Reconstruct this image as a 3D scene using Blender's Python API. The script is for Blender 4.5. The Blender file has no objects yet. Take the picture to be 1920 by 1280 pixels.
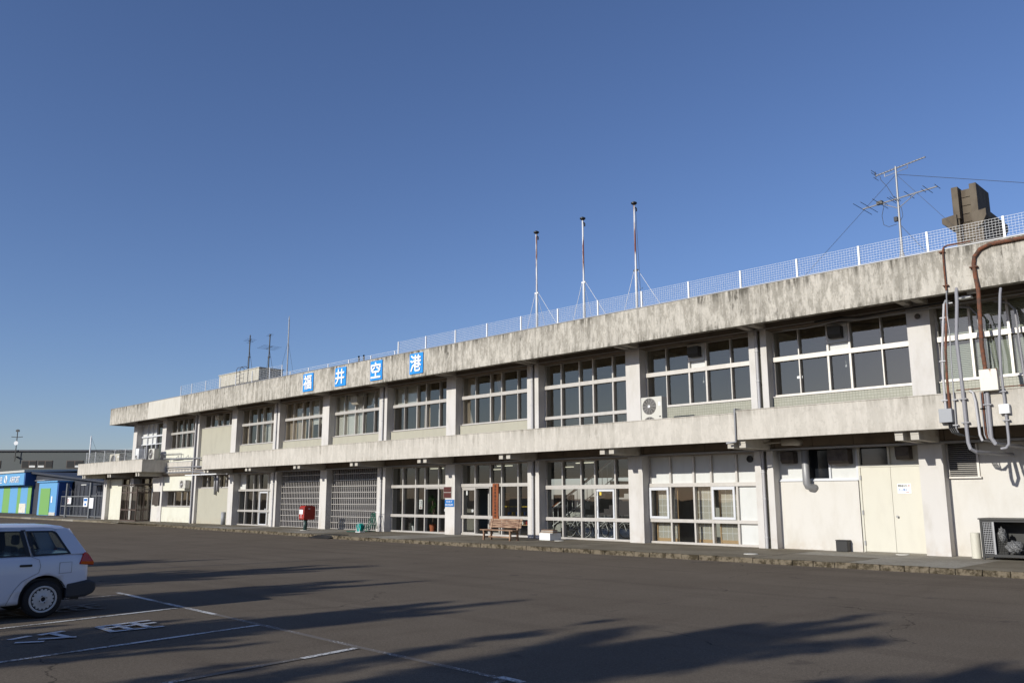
import bpy, math, random
from mathutils import Vector, Matrix
R = math.radians
random.seed(7)
S = bpy.context.scene
COL = S.collection

# ------------------------------------------------------------------ camera, sky, sun, exposure
yaw, pit, rol = 0.778867, 0.183146, -0.001571
cy, sy, cp, sp = math.cos(yaw), math.sin(yaw), math.cos(pit), math.sin(pit)
F = Vector((-sy*cp, cy*cp, sp)); Rt = Vector((cy, sy, 0)); U = Rt.cross(F)
R2 = Rt*math.cos(rol)+U*math.sin(rol); U2 = U*math.cos(rol)-Rt*math.sin(rol)
cam = bpy.data.cameras.new('camera'); cam.lens = 29.64; cam.sensor_width = 36; cam.clip_end = 3000; cam.clip_start = .05
co = bpy.data.objects.new('camera', cam); COL.objects.link(co)
m = Matrix((R2, U2, -F)).transposed().to_4x4(); m.translation = (0, 0, 1.85); co.matrix_world = m
S.camera = co

SUN_EL = R(20.9)
sd = Vector((0.14, 1.0, 0)).normalized()*math.cos(SUN_EL); sd.z = -math.sin(SUN_EL)
W = bpy.data.worlds.new('World'); S.world = W; W.use_nodes = True
nt = W.node_tree; nt.nodes.clear()
sky = nt.nodes.new('ShaderNodeTexSky'); sky.sky_type = 'NISHITA'; sky.sun_disc = False
sky.sun_elevation = SUN_EL; sky.sun_rotation = math.atan2(-sd.x, -sd.y) % (2*math.pi)
sky.altitude = 0; sky.air_density = 1.0; sky.dust_density = 0.35; sky.ozone_density = 4.5
bg = nt.nodes.new('ShaderNodeBackground'); bg.inputs['Strength'].default_value = 0.106
wo = nt.nodes.new('ShaderNodeOutputWorld')
tin = nt.nodes.new('ShaderNodeMix'); tin.data_type = 'RGBA'; tin.blend_type = 'MULTIPLY'; tin.inputs[0].default_value = 1; tin.inputs[7].default_value = (1.03, .965, 1.11, 1)
nt.links.new(sky.outputs[0], tin.inputs[6]); nt.links.new(tin.outputs[2], bg.inputs[0]); nt.links.new(bg.outputs[0], wo.inputs[0])
sun = bpy.data.lights.new('sun', 'SUN'); sun.energy = 4.35; sun.angle = R(0.55); sun.color = (1, .965, .87)
so = bpy.data.objects.new('sun', sun); COL.objects.link(so)
so.rotation_euler = sd.to_track_quat('-Z', 'Y').to_euler(); so.location = (-10, -40, 30)
vs = S.view_settings; vs.view_transform = 'Standard'; vs.look = 'None'; vs.exposure = 0; vs.gamma = 1; vs.use_curve_mapping = False

# ------------------------------------------------------------------ constants of the place (metres)
D, G = 27.19, 27.69           # front of the columns, plane of the glazing
YQ, YB, YR, YK = 25.25, 25.61, 25.71, 22.58   # balcony fascia, beam ends, roof fascia, kerb
X0, BAY, CW = -8.72, 5.494, .69
ZP = .139
def cr(i): return X0-BAY*i      # right edge of column i
def cl(i): return cr(i)-CW

# ------------------------------------------------------------------ materials
def mat(name, col, rough=.6, metal=0, spec=.5, nodes=None):
    M = bpy.data.materials.new(name); M.use_nodes = True
    b = M.node_tree.nodes['Principled BSDF']
    b.inputs['Base Color'].default_value = (*col, 1); b.inputs['Roughness'].default_value = rough
    b.inputs['Metallic'].default_value = metal; b.inputs['Specular IOR Level'].default_value = spec
    if nodes: nodes(M.node_tree, b)
    return M
def pos(t, sc=(1, 1, 1), obj=False):
    if obj:
        g = t.nodes.new('ShaderNodeTexCoord').outputs['Object']
    else:
        g = t.nodes.new('ShaderNodeNewGeometry').outputs['Position']
    mp = t.nodes.new('ShaderNodeMapping'); mp.inputs['Scale'].default_value = sc
    t.links.new(g, mp.inputs[0]); return mp.outputs[0]
def noise(t, sc, scale=1, det=4, rough=.55, obj=False):
    n = t.nodes.new('ShaderNodeTexNoise'); n.inputs['Scale'].default_value = scale
    n.inputs['Detail'].default_value = det; n.inputs['Roughness'].default_value = rough
    t.links.new(pos(t, sc, obj), n.inputs['Vector']); return n.outputs['Fac']
def ramp(t, fac, a, b, ca=0, cb=1):
    r = t.nodes.new('ShaderNodeMapRange'); r.inputs['From Min'].default_value = a; r.inputs['From Max'].default_value = b
    r.inputs['To Min'].default_value = ca; r.inputs['To Max'].default_value = cb; r.interpolation_type = 'SMOOTHSTEP'
    t.links.new(fac, r.inputs['Value']); return r.outputs[0]
def op(t, o, a, b):
    n = t.nodes.new('ShaderNodeMath'); n.operation = o; n.use_clamp = False
    for i, v in enumerate((a, b)):
        if isinstance(v, (int, float)): n.inputs[i].default_value = v
        elif v is not None: t.links.new(v, n.inputs[i])
    return n.outputs[0]
def mixc(t, fac, a, b):
    n = t.nodes.new('ShaderNodeMix'); n.data_type = 'RGBA'
    for s, v in ((n.inputs[6], a), (n.inputs[7], b)):
        if isinstance(v, tuple): s.default_value = (*v, 1)
        else: t.links.new(v, s)
    if isinstance(fac, (int, float)): n.inputs[0].default_value = fac
    else: t.links.new(fac, n.inputs[0])
    return n.outputs[2]
def bump(t, b, h, dist=.01, st=.5):
    n = t.nodes.new('ShaderNodeBump'); n.inputs['Distance'].default_value = dist; n.inputs['Strength'].default_value = st
    t.links.new(h, n.inputs['Height']); t.links.new(n.outputs[0], b.inputs['Normal'])
def zval(t):
    g = t.nodes.new('ShaderNodeNewGeometry'); s = t.nodes.new('ShaderNodeSeparateXYZ')
    t.links.new(g.outputs['Position'], s.inputs[0]); return s.outputs[2]

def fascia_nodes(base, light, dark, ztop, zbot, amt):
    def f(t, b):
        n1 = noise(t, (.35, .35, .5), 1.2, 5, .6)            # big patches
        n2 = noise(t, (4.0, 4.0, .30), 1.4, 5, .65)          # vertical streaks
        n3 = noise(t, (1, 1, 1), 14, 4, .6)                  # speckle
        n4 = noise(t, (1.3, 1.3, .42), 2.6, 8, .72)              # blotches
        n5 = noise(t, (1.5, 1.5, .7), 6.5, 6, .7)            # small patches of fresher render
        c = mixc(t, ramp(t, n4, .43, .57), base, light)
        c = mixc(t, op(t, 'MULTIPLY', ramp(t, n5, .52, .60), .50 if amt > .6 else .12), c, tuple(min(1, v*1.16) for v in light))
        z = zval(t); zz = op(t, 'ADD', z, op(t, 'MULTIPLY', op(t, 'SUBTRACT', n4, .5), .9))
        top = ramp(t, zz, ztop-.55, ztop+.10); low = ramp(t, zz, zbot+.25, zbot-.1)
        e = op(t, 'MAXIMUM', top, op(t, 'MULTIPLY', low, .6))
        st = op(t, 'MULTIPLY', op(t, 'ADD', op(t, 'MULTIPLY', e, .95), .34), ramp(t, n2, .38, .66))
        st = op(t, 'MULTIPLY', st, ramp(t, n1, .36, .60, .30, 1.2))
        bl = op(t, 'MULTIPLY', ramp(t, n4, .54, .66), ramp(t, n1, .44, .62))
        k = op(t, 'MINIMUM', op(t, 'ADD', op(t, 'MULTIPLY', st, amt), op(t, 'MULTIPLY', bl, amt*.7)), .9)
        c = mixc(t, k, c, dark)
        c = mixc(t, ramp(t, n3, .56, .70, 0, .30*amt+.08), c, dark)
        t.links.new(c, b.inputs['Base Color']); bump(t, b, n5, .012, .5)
    return f
M = {}
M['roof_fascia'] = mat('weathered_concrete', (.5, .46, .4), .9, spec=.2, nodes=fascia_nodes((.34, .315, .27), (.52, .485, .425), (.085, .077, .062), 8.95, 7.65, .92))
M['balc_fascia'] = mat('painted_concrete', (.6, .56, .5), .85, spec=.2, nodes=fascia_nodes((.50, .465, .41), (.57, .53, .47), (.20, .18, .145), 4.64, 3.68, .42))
M['patch'] = mat('repainted_concrete', (.66, .62, .54), .85, spec=.2, nodes=lambda t, b: (t.links.new(mixc(t, ramp(t, noise(t, (2, 2, .5), 2), .4, .7), (.58, .55, .49), (.52, .49, .43)), b.inputs['Base Color'])))
def dirtywall(c1, c2, sc=(1.5, 1.5, .5), lo=.42, hi=.75):
    def f(t, b):
        n = noise(t, sc, 1.7, 5, .6); n3 = noise(t, (1, 1, 1), 22, 3)
        z = zval(t); base = op(t, 'MULTIPLY', ramp(t, z, .75, .14), ramp(t, noise(t, (1, 1, 1), 3.1, 4), .35, .7))
        c = mixc(t, ramp(t, n, lo, hi, 0, .8), c1, c2)
        c = mixc(t, op(t, 'MULTIPLY', base, .32), c, (.42, .33, .24))
        t.links.new(c, b.inputs['Base Color']); bump(t, b, n3, .006, .4)
    return f
M['column'] = mat('white_column_paint', (.66, .64, .6), .8, spec=.25, nodes=dirtywall((.60, .575, .55), (.50, .47, .43)))
M['white_wall'] = mat('white_wall_paint', (.72, .7, .66), .8, spec=.25, nodes=dirtywall((.63, .605, .565), (.57, .54, .49)))
M['cream'] = mat('cream_panel', (.8, .78, .66), .7, spec=.3, nodes=dirtywall((.66, .65, .55), (.60, .58, .48)))
M['beige_wall'] = mat('beige_siding', (.42, .40, .33), .8, spec=.25, nodes=dirtywall((.42, .40, .325), (.37, .35, .285)))
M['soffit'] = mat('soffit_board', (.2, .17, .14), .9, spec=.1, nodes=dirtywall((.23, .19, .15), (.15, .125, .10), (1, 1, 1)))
M['beam'] = mat('beam_concrete', (.45, .41, .35), .9, spec=.2, nodes=dirtywall((.48, .45, .40), (.38, .34, .29)))
def tile_nodes(t, b):
    br = t.nodes.new('ShaderNodeTexBrick'); br.offset = 0; br.inputs['Scale'].default_value = 1
    br.inputs['Brick Width'].default_value = .10; br.inputs['Row Height'].default_value = .10; br.inputs['Mortar Size'].default_value = .007
    g = t.nodes.new('ShaderNodeNewGeometry'); s = t.nodes.new('ShaderNodeSeparateXYZ'); c = t.nodes.new('ShaderNodeCombineXYZ')
    t.links.new(g.outputs['Position'], s.inputs[0]); t.links.new(s.outputs[0], c.inputs[0]); t.links.new(s.outputs[2], c.inputs[1])
    t.links.new(c.outputs[0], br.inputs['Vector'])
    br.inputs['Color1'].default_value = (.345, .34, .275, 1); br.inputs['Color2'].default_value = (.31, .305, .245, 1); br.inputs['Mortar'].default_value = (.22, .22, .17, 1)
    t.links.new(br.outputs['Color'], b.inputs['Base Color']); bump(t, b, br.outputs['Fac'], -.004, .5)
M['tile'] = mat('small_green_tile', (.4, .4, .3), .45, nodes=tile_nodes)
M['frame'] = mat('aluminium_frame', (.56, .53, .48), .45, .35, nodes=lambda t, b: t.links.new(mixc(t, ramp(t, noise(t, (1, 1, 1), 5), .4, .7, 0, .6), (.53, .50, .465), (.46, .43, .39)), b.inputs['Base Color']))
M['frame_white'] = mat('white_frame', (.60, .61, .64), .45)
M['frame_dark'] = mat('dark_frame', (.09, .06, .045), .5)
M['panel_w'] = mat('white_board', (.66, .66, .63), .6, nodes=lambda t, b: t.links.new(mixc(t, ramp(t, noise(t, (2, 2, .6), 2), .45, .75, 0, .5), (.60, .605, .59), (.53, .53, .51)), b.inputs['Base Color']))
M['door_cream'] = mat('cream_door_paint', (.70, .66, .52), .5, nodes=lambda t, b: t.links.new(mixc(t, ramp(t, noise(t, (2, 2, .8), 2), .4, .75, 0, .6), (.60, .575, .49), (.56, .53, .45)), b.inputs['Base Color']))
M['dark_glass'] = mat('dark_opaque_glass', (.012, .014, .018), .06)
M['grey_metal'] = mat('galvanised_metal', (.30, .30, .31), .5, .3)
M['grey_dark'] = mat('dark_shutter', (.05, .05, .052), .6)
M['bar_grey'] = mat('grey_bar_paint', (.30, .28, .27), .6)
M['grey_pipe'] = mat('grey_plastic_pipe', (.27, .265, .285), .5)
M['pale_pipe'] = mat('pale_grey_pipe', (.45, .44, .45), .5)
M['white_metal'] = mat('white_painted_metal', (.78, .78, .78), .45)
M['rust'] = mat('rusty_pipe', (.16, .06, .03), .8, nodes=lambda t, b: t.links.new(mixc(t, ramp(t, noise(t, (1, 1, 1), 9), .35, .65), (.19, .065, .03), (.085, .045, .03)), b.inputs['Base Color']))
def polenodes(t, b):
    z = zval(t); k = ramp(t, z, 10.2, 11.4); n = noise(t, (1, 1, .05), 16, 5)
    f = op(t, 'MULTIPLY', k, ramp(t, n, .46, .54)); t.links.new(mixc(t, f, (.72, .72, .72), (.17, .06, .045)), b.inputs['Base Color'])
M['pole'] = mat('flaking_white_paint', (.7, .7, .7), .6, nodes=polenodes)
M['black'] = mat('black_plastic', (.012, .012, .013), .5)
M['dark_metal'] = mat('dark_metal', (.05, .048, .045), .55, .3)
M['hood'] = mat('brown_steel_hood', (.10, .085, .07), .6, nodes=lambda t, b: t.links.new(mixc(t, ramp(t, noise(t, (1, 1, 1), 5), .4, .7), (.075, .06, .05), (.04, .028, .022)), b.inputs['Base Color']))
M['grey_box'] = mat('grey_box_paint', (.30, .31, .33), .5)
M['cream_box'] = mat('cream_box_paint', (.68, .65, .56), .5, nodes=lambda t, b: t.links.new(mixc(t, ramp(t, noise(t, (1, 1, .4), 6), .58, .68), (.70, .67, .58), (.30, .14, .07)), b.inputs['Base Color']))
M['ac'] = mat('air_conditioner_beige', (.56, .54, .48), .5)
M['blue'] = mat('sign_blue', (.02, .27, .72), .4)
M['navy_blue'] = mat('sign_deep_blue', (.02, .16, .47), .4)
M['white'] = mat('sign_white', (.85, .85, .85), .4)
M['brown_plate'] = mat('brown_name_plate', (.085, .02, .015), .35)
M['plankwood'] = mat('varnished_plank', (.42, .12, .03), .4, nodes=lambda t, b: t.links.new(mixc(t, ramp(t, noise(t, (9, 9, .6), 2), .35, .7), (.27, .075, .018), (.16, .04, .012)), b.inputs['Base Color']))
M['benchwood'] = mat('weathered_bench_wood', (.3, .18, .11), .75, nodes=lambda t, b: t.links.new(mixc(t, ramp(t, noise(t, (1.5, 9, 9), 2, 5), .38, .62), (.36, .235, .15), (.17, .09, .055)), b.inputs['Base Color']))
M['red'] = mat('postbox_red', (.33, .022, .010), .5)
M['darkgreen'] = mat('dark_green_post', (.02, .05, .045), .5)
M['teal'] = mat('teal_plastic', (.0, .26, .22), .4)
M['hose'] = mat('green_hose', (.01, .12, .08), .5)
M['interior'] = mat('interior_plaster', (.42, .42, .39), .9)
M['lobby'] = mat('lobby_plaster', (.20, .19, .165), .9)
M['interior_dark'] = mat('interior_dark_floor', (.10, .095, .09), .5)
M['curtain'] = mat('beige_curtain', (.62, .53, .43), .9)
M['blind'] = mat('white_blind', (.70, .70, .66), .8)
M['greenblind'] = mat('pale_green_blind', (.50, .55, .46), .6)
M['shoji'] = mat('paper_screen', (.50, .47, .41), .8)
M['pine'] = mat('light_timber', (.58, .38, .20), .6)
M['car_white'] = mat('white_car_paint', (.62, .66, .76), .25)
M['car_white'].node_tree.nodes['Principled BSDF'].inputs['Coat Weight'].default_value = .6
M['bumper'] = mat('grey_bumper_plastic', (.028, .030, .036), .6)
M['rubber'] = mat('tyre_rubber', (.012, .012, .013), .8)
M['steel'] = mat('steel_wheel', (.50, .50, .50), .45, .15)
M['lamp_red'] = mat('tail_lamp_red', (.42, .012, .008), .15)
M['lamp_orange'] = mat('indicator_orange', (.60, .10, .01), .15)
M['seat'] = mat('grey_seat_fabric', (.08, .085, .10), .9)
M['trunk'] = mat('bark', (.09, .06, .045), .9, nodes=lambda t, b: bump(t, b, noise(t, (1, 1, .3), 14), .03, .8))
M['leaf'] = mat('leaf_green', (.05, .085, .03), .6, nodes=lambda t, b: t.links.new(mixc(t, noise(t, (1, 1, 1), 1.5), (.035, .06, .02), (.09, .13, .045)), b.inputs['Base Color']))
M['bluewall'] = mat('light_blue_wall', (.12, .33, .58), .7)
M['greenwall'] = mat('lime_green_wall', (.17, .36, .10), .7)
M['gate_grey'] = mat('dull_gate_grey', (.15, .155, .16), .6)
M['deepblue'] = mat('deep_blue_wall', (.015, .07, .24), .6)
M['bigwall'] = mat('grey_metal_cladding', (.085, .10, .105), .6, nodes=lambda t, b: t.links.new(mixc(t, noise(t, (.3, .3, 2), 1), (.055, .066, .066), (.072, .082, .082)), b.inputs['Base Color']))
M['darkclad'] = mat('dark_navy_cladding', (.035, .038, .05), .6)
M['lightroof'] = mat('light_roof_edge', (.5, .5, .47), .6)
M['tower'] = mat('brown_grey_concrete', (.13, .11, .085), .85, spec=.2, nodes=lambda t, b: t.links.new(mixc(t, ramp(t, noise(t, (1, 1, .5), 3), .35, .7), (.15, .125, .095), (.10, .08, .06)), b.inputs['Base Color']))
M['beigebox'] = mat('rooftop_beige_cladding', (.45, .42, .34), .8, nodes=lambda t, b: t.links.new(mixc(t, ramp(t, noise(t, (3, 3, .5), 2), .4, .7), (.48, .45, .38), (.36, .33, .26)), b.inputs['Base Color']))
M['terracotta'] = mat('terracotta', (.35, .10, .04), .7)
M['plant'] = mat('house_plant_leaf', (.05, .13, .03), .5)
M['rope'] = mat('cable', (.05, .05, .055), .7)
M['net'] = mat('grey_net', (.30, .30, .29), .7)
M['polybox'] = mat('white_foam', (.82, .82, .82), .7)
M['bluecase'] = mat('blue_box', (.16, .26, .55), .6)
M['yellow'] = mat('yellow_sticker', (.7, .5, .05), .6)
def emis(name, c, s):
    m_ = bpy.data.materials.new(name); m_.use_nodes = True; b = m_.node_tree.nodes['Principled BSDF']
    b.inputs['Emission Color'].default_value = (*c, 1); b.inputs['Emission Strength'].default_value = s; return m_
M['tube'] = emis('fluorescent_tube', (1, .95, .72), .9)
def glassmat(name, ior, tint, refl=(1, .95, .88)):
    m_ = bpy.data.materials.new(name); m_.use_nodes = True; t = m_.node_tree; t.nodes.clear()
    o = t.nodes.new('ShaderNodeOutputMaterial'); mx = t.nodes.new('ShaderNodeMixShader')
    tr = t.nodes.new('ShaderNodeBsdfTransparent'); tr.inputs[0].default_value = (*tint, 1)
    gl = t.nodes.new('ShaderNodeBsdfGlossy'); gl.inputs['Roughness'].default_value = .012; gl.inputs[0].default_value = (*refl, 1)
    n = noise(t, (1, 1, 1), 1.1, 1); bp = t.nodes.new('ShaderNodeBump'); bp.inputs['Distance'].default_value = .006; bp.inputs['Strength'].default_value = .35
    t.links.new(n, bp.inputs['Height']); t.links.new(bp.outputs[0], gl.inputs['Normal'])
    fr = t.nodes.new('ShaderNodeFresnel'); fr.inputs[0].default_value = ior
    ge = t.nodes.new('ShaderNodeNewGeometry')
    f = op(t, 'MULTIPLY', fr.outputs[0], op(t, 'SUBTRACT', 1, ge.outputs['Backfacing']))
    t.links.new(f, mx.inputs[0]); t.links.new(tr.outputs[0], mx.inputs[1]); t.links.new(gl.outputs[0], mx.inputs[2]); t.links.new(mx.outputs[0], o.inputs[0])
    return m_
M['glass'] = glassmat('window_glass', 2.45, (.84, .85, .84), (1, .88, .70))
M['lobby_glass'] = glassmat('lobby_glass', 1.75, (.86, .87, .86))
M['car_glass'] = glassmat('car_glass', 1.45, (.72, .76, .74))

def asphalt_nodes(t, b):
    f1 = noise(t, (1, 1, 1), 60, 4, .7); f2 = noise(t, (1, 1, 1), .35, 5, .6); f3 = noise(t, (1, .25, 1), 1.3, 5, .6); f4 = noise(t, (1, 1, 1), 240, 2)
    c = mixc(t, ramp(t, f2, .3, .7), (.185, .155, .120), (.222, .187, .146))
    c = mixc(t, ramp(t, f3, .52, .75, 0, .30), c, (.115, .090, .070))
    c = mixc(t, ramp(t, f1, .35, .62, 0, .55), c, (.078, .062, .050)); f5 = noise(t, (.05, .9, 1), 1.6, 4); c = mixc(t, ramp(t, f5, .5, .66, 0, .28), c, (.105, .085, .068))
    c = mixc(t, ramp(t, f4, .58, .68, 0, .5), c, (.32, .27, .21))
    f6 = noise(t, (1, 1, 1), 21, 5, .75); c = mixc(t, ramp(t, f6, .42, .64, 0, .38), c, (.092, .074, .060)); c = mixc(t, ramp(t, noise(t, (1, 1, 1), 38, 3), .60, .70, 0, .42), c, (.30, .26, .21))
    # thin wandering cracks and seams
    v = t.nodes.new('ShaderNodeTexVoronoi'); v.feature = 'DISTANCE_TO_EDGE'; v.inputs['Scale'].default_value = .16
    w = noise(t, (1, 1, 1), .8, 5); cmb = t.nodes.new('ShaderNodeVectorMath'); cmb.operation = 'ADD'
    t.links.new(pos(t), cmb.inputs[0]); t.links.new(w, cmb.inputs[1]); t.links.new(cmb.outputs[0], v.inputs['Vector'])
    cr_ = op(t, 'MULTIPLY', ramp(t, v.outputs['Distance'], .0035, .0005), ramp(t, noise(t, (1, 1, 1), .5, 3), .48, .6))
    c = mixc(t, op(t, 'MULTIPLY', cr_, .6), c, (.03, .027, .025))
    st = op(t, 'MULTIPLY', ramp(t, noise(t, (1, 1, 1), .9, 3), .66, .74), .4)
    c = mixc(t, st, c, (.07, .06, .055))
    t.links.new(c, b.inputs['Base Color']); bump(t, b, f1, .008, .6)
M['asphalt'] = mat('worn_asphalt', (.15, .13, .11), 1.0, spec=.0, nodes=asphalt_nodes)
def paint_nodes(t, b, lo=.74, hi=.86):
    n = noise(t, (1, 1, 1), 26, 5, .75); n2 = noise(t, (1, 1, 1), 1.1, 3)
    f = ramp(t, op(t, 'ADD', n, op(t, 'MULTIPLY', n2, .55)), lo, hi)
    t.links.new(mixc(t, f, (.62, .61, .58), (.14, .12, .10)), b.inputs['Base Color'])
M['letter_paint'] = mat('letter_paint', (.6, .6, .58), .8, nodes=lambda t, b: t.links.new(mixc(t, ramp(t, noise(t, (1, 1, 1), 30, 4), .60, .68), (.62, .61, .59), (.25, .22, .18)), b.inputs['Base Color']))
M['paint'] = mat('worn_road_paint', (.6, .6, .58), .8, nodes=paint_nodes)
M['worn_or_shaded_paint'] = mat('very_worn_or_shaded_road_paint', (.5, .5, .48), .9, nodes=lambda t, b: paint_nodes(t, b, .60, .70))
def paving_nodes(ca, cb):
    def f(t, b):
        n = noise(t, (.5, .5, 1), 1.2, 5, .6); n3 = noise(t, (1, 1, 1), 18, 4)
        c = mixc(t, ramp(t, n, .4, .62), ca, cb); c = mixc(t, ramp(t, n3, .4, .75, 0, .5), c, (.12, .10, .07))
        t.links.new(c, b.inputs['Base Color']); bump(t, b, n3, .008, .4)
    return f
M['paving'] = mat('stained_paving', (.2, .18, .14), .9, spec=.15, nodes=paving_nodes((.17, .145, .105), (.23, .20, .15)))
M['paving_light'] = mat('pale_paving', (.36, .34, .29), .9, spec=.15, nodes=paving_nodes((.34, .315, .265), (.27, .245, .20)))
M['kerb'] = mat('mossy_kerb', (.2, .17, .12), .95, spec=.1, nodes=lambda t, b: (t.links.new(mixc(t, ramp(t, noise(t, (1, 1, 1), 6, 6, .7), .40, .62), (.17, .14, .10), (.05, .04, .025)), b.inputs['Base Color']), bump(t, b, noise(t, (1, 1, 1), 12), .03, .8)))
M['manhole'] = mat('pale_manhole_cover', (.55, .53, .48), .6)

# ------------------------------------------------------------------ mesh helpers
class MB:
    def __init__(s): s.v = []; s.f = []
    def box(s, x0, x1, y0, y1, z0, z1):
        n = len(s.v); s.v += [(x, y, z) for z in (z0, z1) for y in (y0, y1) for x in (x0, x1)]
        s.f += [[n+i for i in q] for q in ((0, 2, 3, 1), (4, 5, 7, 6), (0, 1, 5, 4), (2, 6, 7, 3), (0, 4, 6, 2), (1, 3, 7, 5))]; return s
    def prism(s, pts, axis, a, b):
        # closed outline in the two other axes, extruded along axis from a to b
        n = len(s.v); k = len(pts)
        for w in (a, b):
            for p in pts:
                s.v.append({'x': (w, p[0], p[1]), 'y': (p[0], w, p[1]), 'z': (p[0], p[1], w)}[axis])
        s.f.append(list(range(n, n+k))[::-1]); s.f.append(list(range(n+k, n+2*k)))
        for i in range(k): s.f.append([n+i, n+(i+1) % k, n+k+(i+1) % k, n+k+i])
        return s
    def tube(s, pts, r, seg=8, cap=True):
        pts = [Vector(p) for p in pts]; rs = r if isinstance(r, (list, tuple)) else [r]*len(pts); n = len(s.v); prev = None
        for i, p in enumerate(pts):
            if i == 0: d = pts[1]-p
            elif i == len(pts)-1: d = p-pts[i-1]
            else: d = (pts[i+1]-p).normalized()+(p-pts[i-1]).normalized()
            d.normalize()
            if prev is None: a = d.orthogonal().normalized()
            else:
                a = prev-d*prev.dot(d)
                a = a.normalized() if a.length > 1e-6 else d.orthogonal().normalized()
            prev = a; b = d.cross(a)
            for k in range(seg):
                t = 2*math.pi*k/seg; s.v.append(tuple(p+(a*math.cos(t)+b*math.sin(t))*rs[i]))
        for i in range(len(pts)-1):
            for k in range(seg):
                k2 = (k+1) % seg; s.f.append([n+i*seg+k, n+i*seg+k2, n+(i+1)*seg+k2, n+(i+1)*seg+k])
        if cap: s.f.append([n+k for k in range(seg)][::-1]); s.f.append([n+(len(pts)-1)*seg+k for k in range(seg)])
        return s
    def ring(s, c, axis, R_, r, seg=28, ts=8, ry=None):
        n = len(s.v); c = Vector(c)
        ax = {'x': (Vector((0, 1, 0)), Vector((0, 0, 1)), Vector((1, 0, 0))), 'y': (Vector((1, 0, 0)), Vector((0, 0, 1)), Vector((0, 1, 0))), 'z': (Vector((1, 0, 0)), Vector((0, 1, 0)), Vector((0, 0, 1)))}[axis]
        w = ry or r
        for i in range(seg):
            t = 2*math.pi*i/seg; d = ax[0]*math.cos(t)+ax[1]*math.sin(t)
            for k in range(ts):
                u = 2*math.pi*k/ts; s.v.append(tuple(c+d*(R_+r*math.cos(u))+ax[2]*w*math.sin(u)))
        for i in range(seg):
            for k in range(ts): s.f.append([n+i*ts+k, n+((i+1) % seg)*ts+k, n+((i+1) % seg)*ts+(k+1) % ts, n+i*ts+(k+1) % ts])
        return s
    def lathe(s, prof, c=(0, 0, 0), axis='z', seg=20):
        n = len(s.v)
        for (r, h) in prof:
            for k in range(seg):
                t = 2*math.pi*k/seg; a, b = r*math.cos(t), r*math.sin(t)
                p = {'z': (a, b, h), 'x': (h, a, b), 'y': (a, h, b)}[axis]; s.v.append((p[0]+c[0], p[1]+c[1], p[2]+c[2]))
        for i in range(len(prof)-1):
            for k in range(seg): s.f.append([n+i*seg+k, n+i*seg+(k+1) % seg, n+(i+1)*seg+(k+1) % seg, n+(i+1)*seg+k])
        s.f.append([n+k for k in range(seg)][::-1]); s.f.append([n+(len(prof)-1)*seg+k for k in range(seg)])
        return s
    def quad(s, *p): n = len(s.v); s.v += [tuple(q) for q in p]; s.f.append([n+i for i in range(len(p))]); return s
    def build(s, name, mt, parent=None, smooth=False, bev=0, label=None, o0=None):
        me = bpy.data.meshes.new(name)
        off = Vector(o0) if o0 is not None else (wpos(parent) if parent else Vector((0, 0, 0)))
        me.from_pydata([tuple(Vector(v)-off) for v in s.v], [], s.f)
        import bmesh as _b
        bm = _b.new(); bm.from_mesh(me); _b.ops.recalc_face_normals(bm, faces=bm.faces); bm.to_mesh(me); bm.free()
        if smooth:
            for p in me.polygons: p.use_smooth = True
        me.materials.append(M[mt] if isinstance(mt, str) else mt)
        o = bpy.data.objects.new(name, me); COL.objects.link(o)
        if parent: o.parent = parent; o.location = off-wpos(parent)
        else: o.location = off
        if bev:
            b = o.modifiers.new('bevel', 'BEVEL'); b.width = bev; b.segments = 2; b.limit_method = 'ANGLE'; b.harden_normals = False
        if label: o['label'] = label
        return o
def wpos(o):
    p = Vector((0, 0, 0))
    while o: p = p+o.location; o = o.parent
    return p
CACHE = {}
def bx(name, mt, parent, x0, x1, y0, y1, z0, z1, bev=0, label=None):
    """box part; boxes alike in size and material share one mesh"""
    dx, dy, dz = x1-x0, y1-y0, z1-z0; key = (name, mt, round(dx, 3), round(dy, 3), round(dz, 3))
    if key not in CACHE:
        b = MB().box(-dx/2, dx/2, -dy/2, dy/2, -dz/2, dz/2); me = bpy.data.meshes.new(name)
        me.from_pydata(b.v, [], b.f); me.materials.append(M[mt]); CACHE[key] = me
    o = bpy.data.objects.new(name, CACHE[key]); COL.objects.link(o)
    c = Vector(((x0+x1)/2, (y0+y1)/2, (z0+z1)/2))
    if parent: o.parent = parent; o.location = c-wpos(parent)
    else: o.location = c
    if bev:
        b = o.modifiers.new('bevel', 'BEVEL'); b.width = bev; b.segments = 2
    if label: o['label'] = label
    return o
def thing(name, label, cat, loc=(0, 0, 0), group=None):
    o = bpy.data.objects.new(name, None); COL.objects.link(o); o.location = loc; o.empty_display_size = .2
    o['label'] = label; o['category'] = cat
    if group: o['group'] = group
    return o
def tag(o, label, cat, group=None):
    o['label'] = label; o['category'] = cat
    if group: o['group'] = group
    return o
def struct(o): o['kind'] = 'structure'; return o
def copy_tree(o, loc, label=None):
    def rec(s, par):
        c = s.copy(); COL.objects.link(c); c.parent = par
        for ch in s.children: rec(ch, c)
        return c
    r = rec(o, None); r.location = loc
    if label: r['label'] = label
    return r
def text_mesh(s, size, extrude=0, bold=0):
    cu = bpy.data.curves.new('t', 'FONT'); cu.body = s; cu.size = size; cu.align_x = 'CENTER'; cu.align_y = 'CENTER'
    cu.extrude = extrude; cu.offset = bold; cu.resolution_u = 3
    o = bpy.data.objects.new('t', cu); COL.objects.link(o); bpy.context.view_layer.update()
    me = bpy.data.meshes.new_from_object(o.evaluated_get(bpy.context.evaluated_depsgraph_get()))
    bpy.data.objects.remove(o); bpy.data.curves.remove(cu)
    return me
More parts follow.
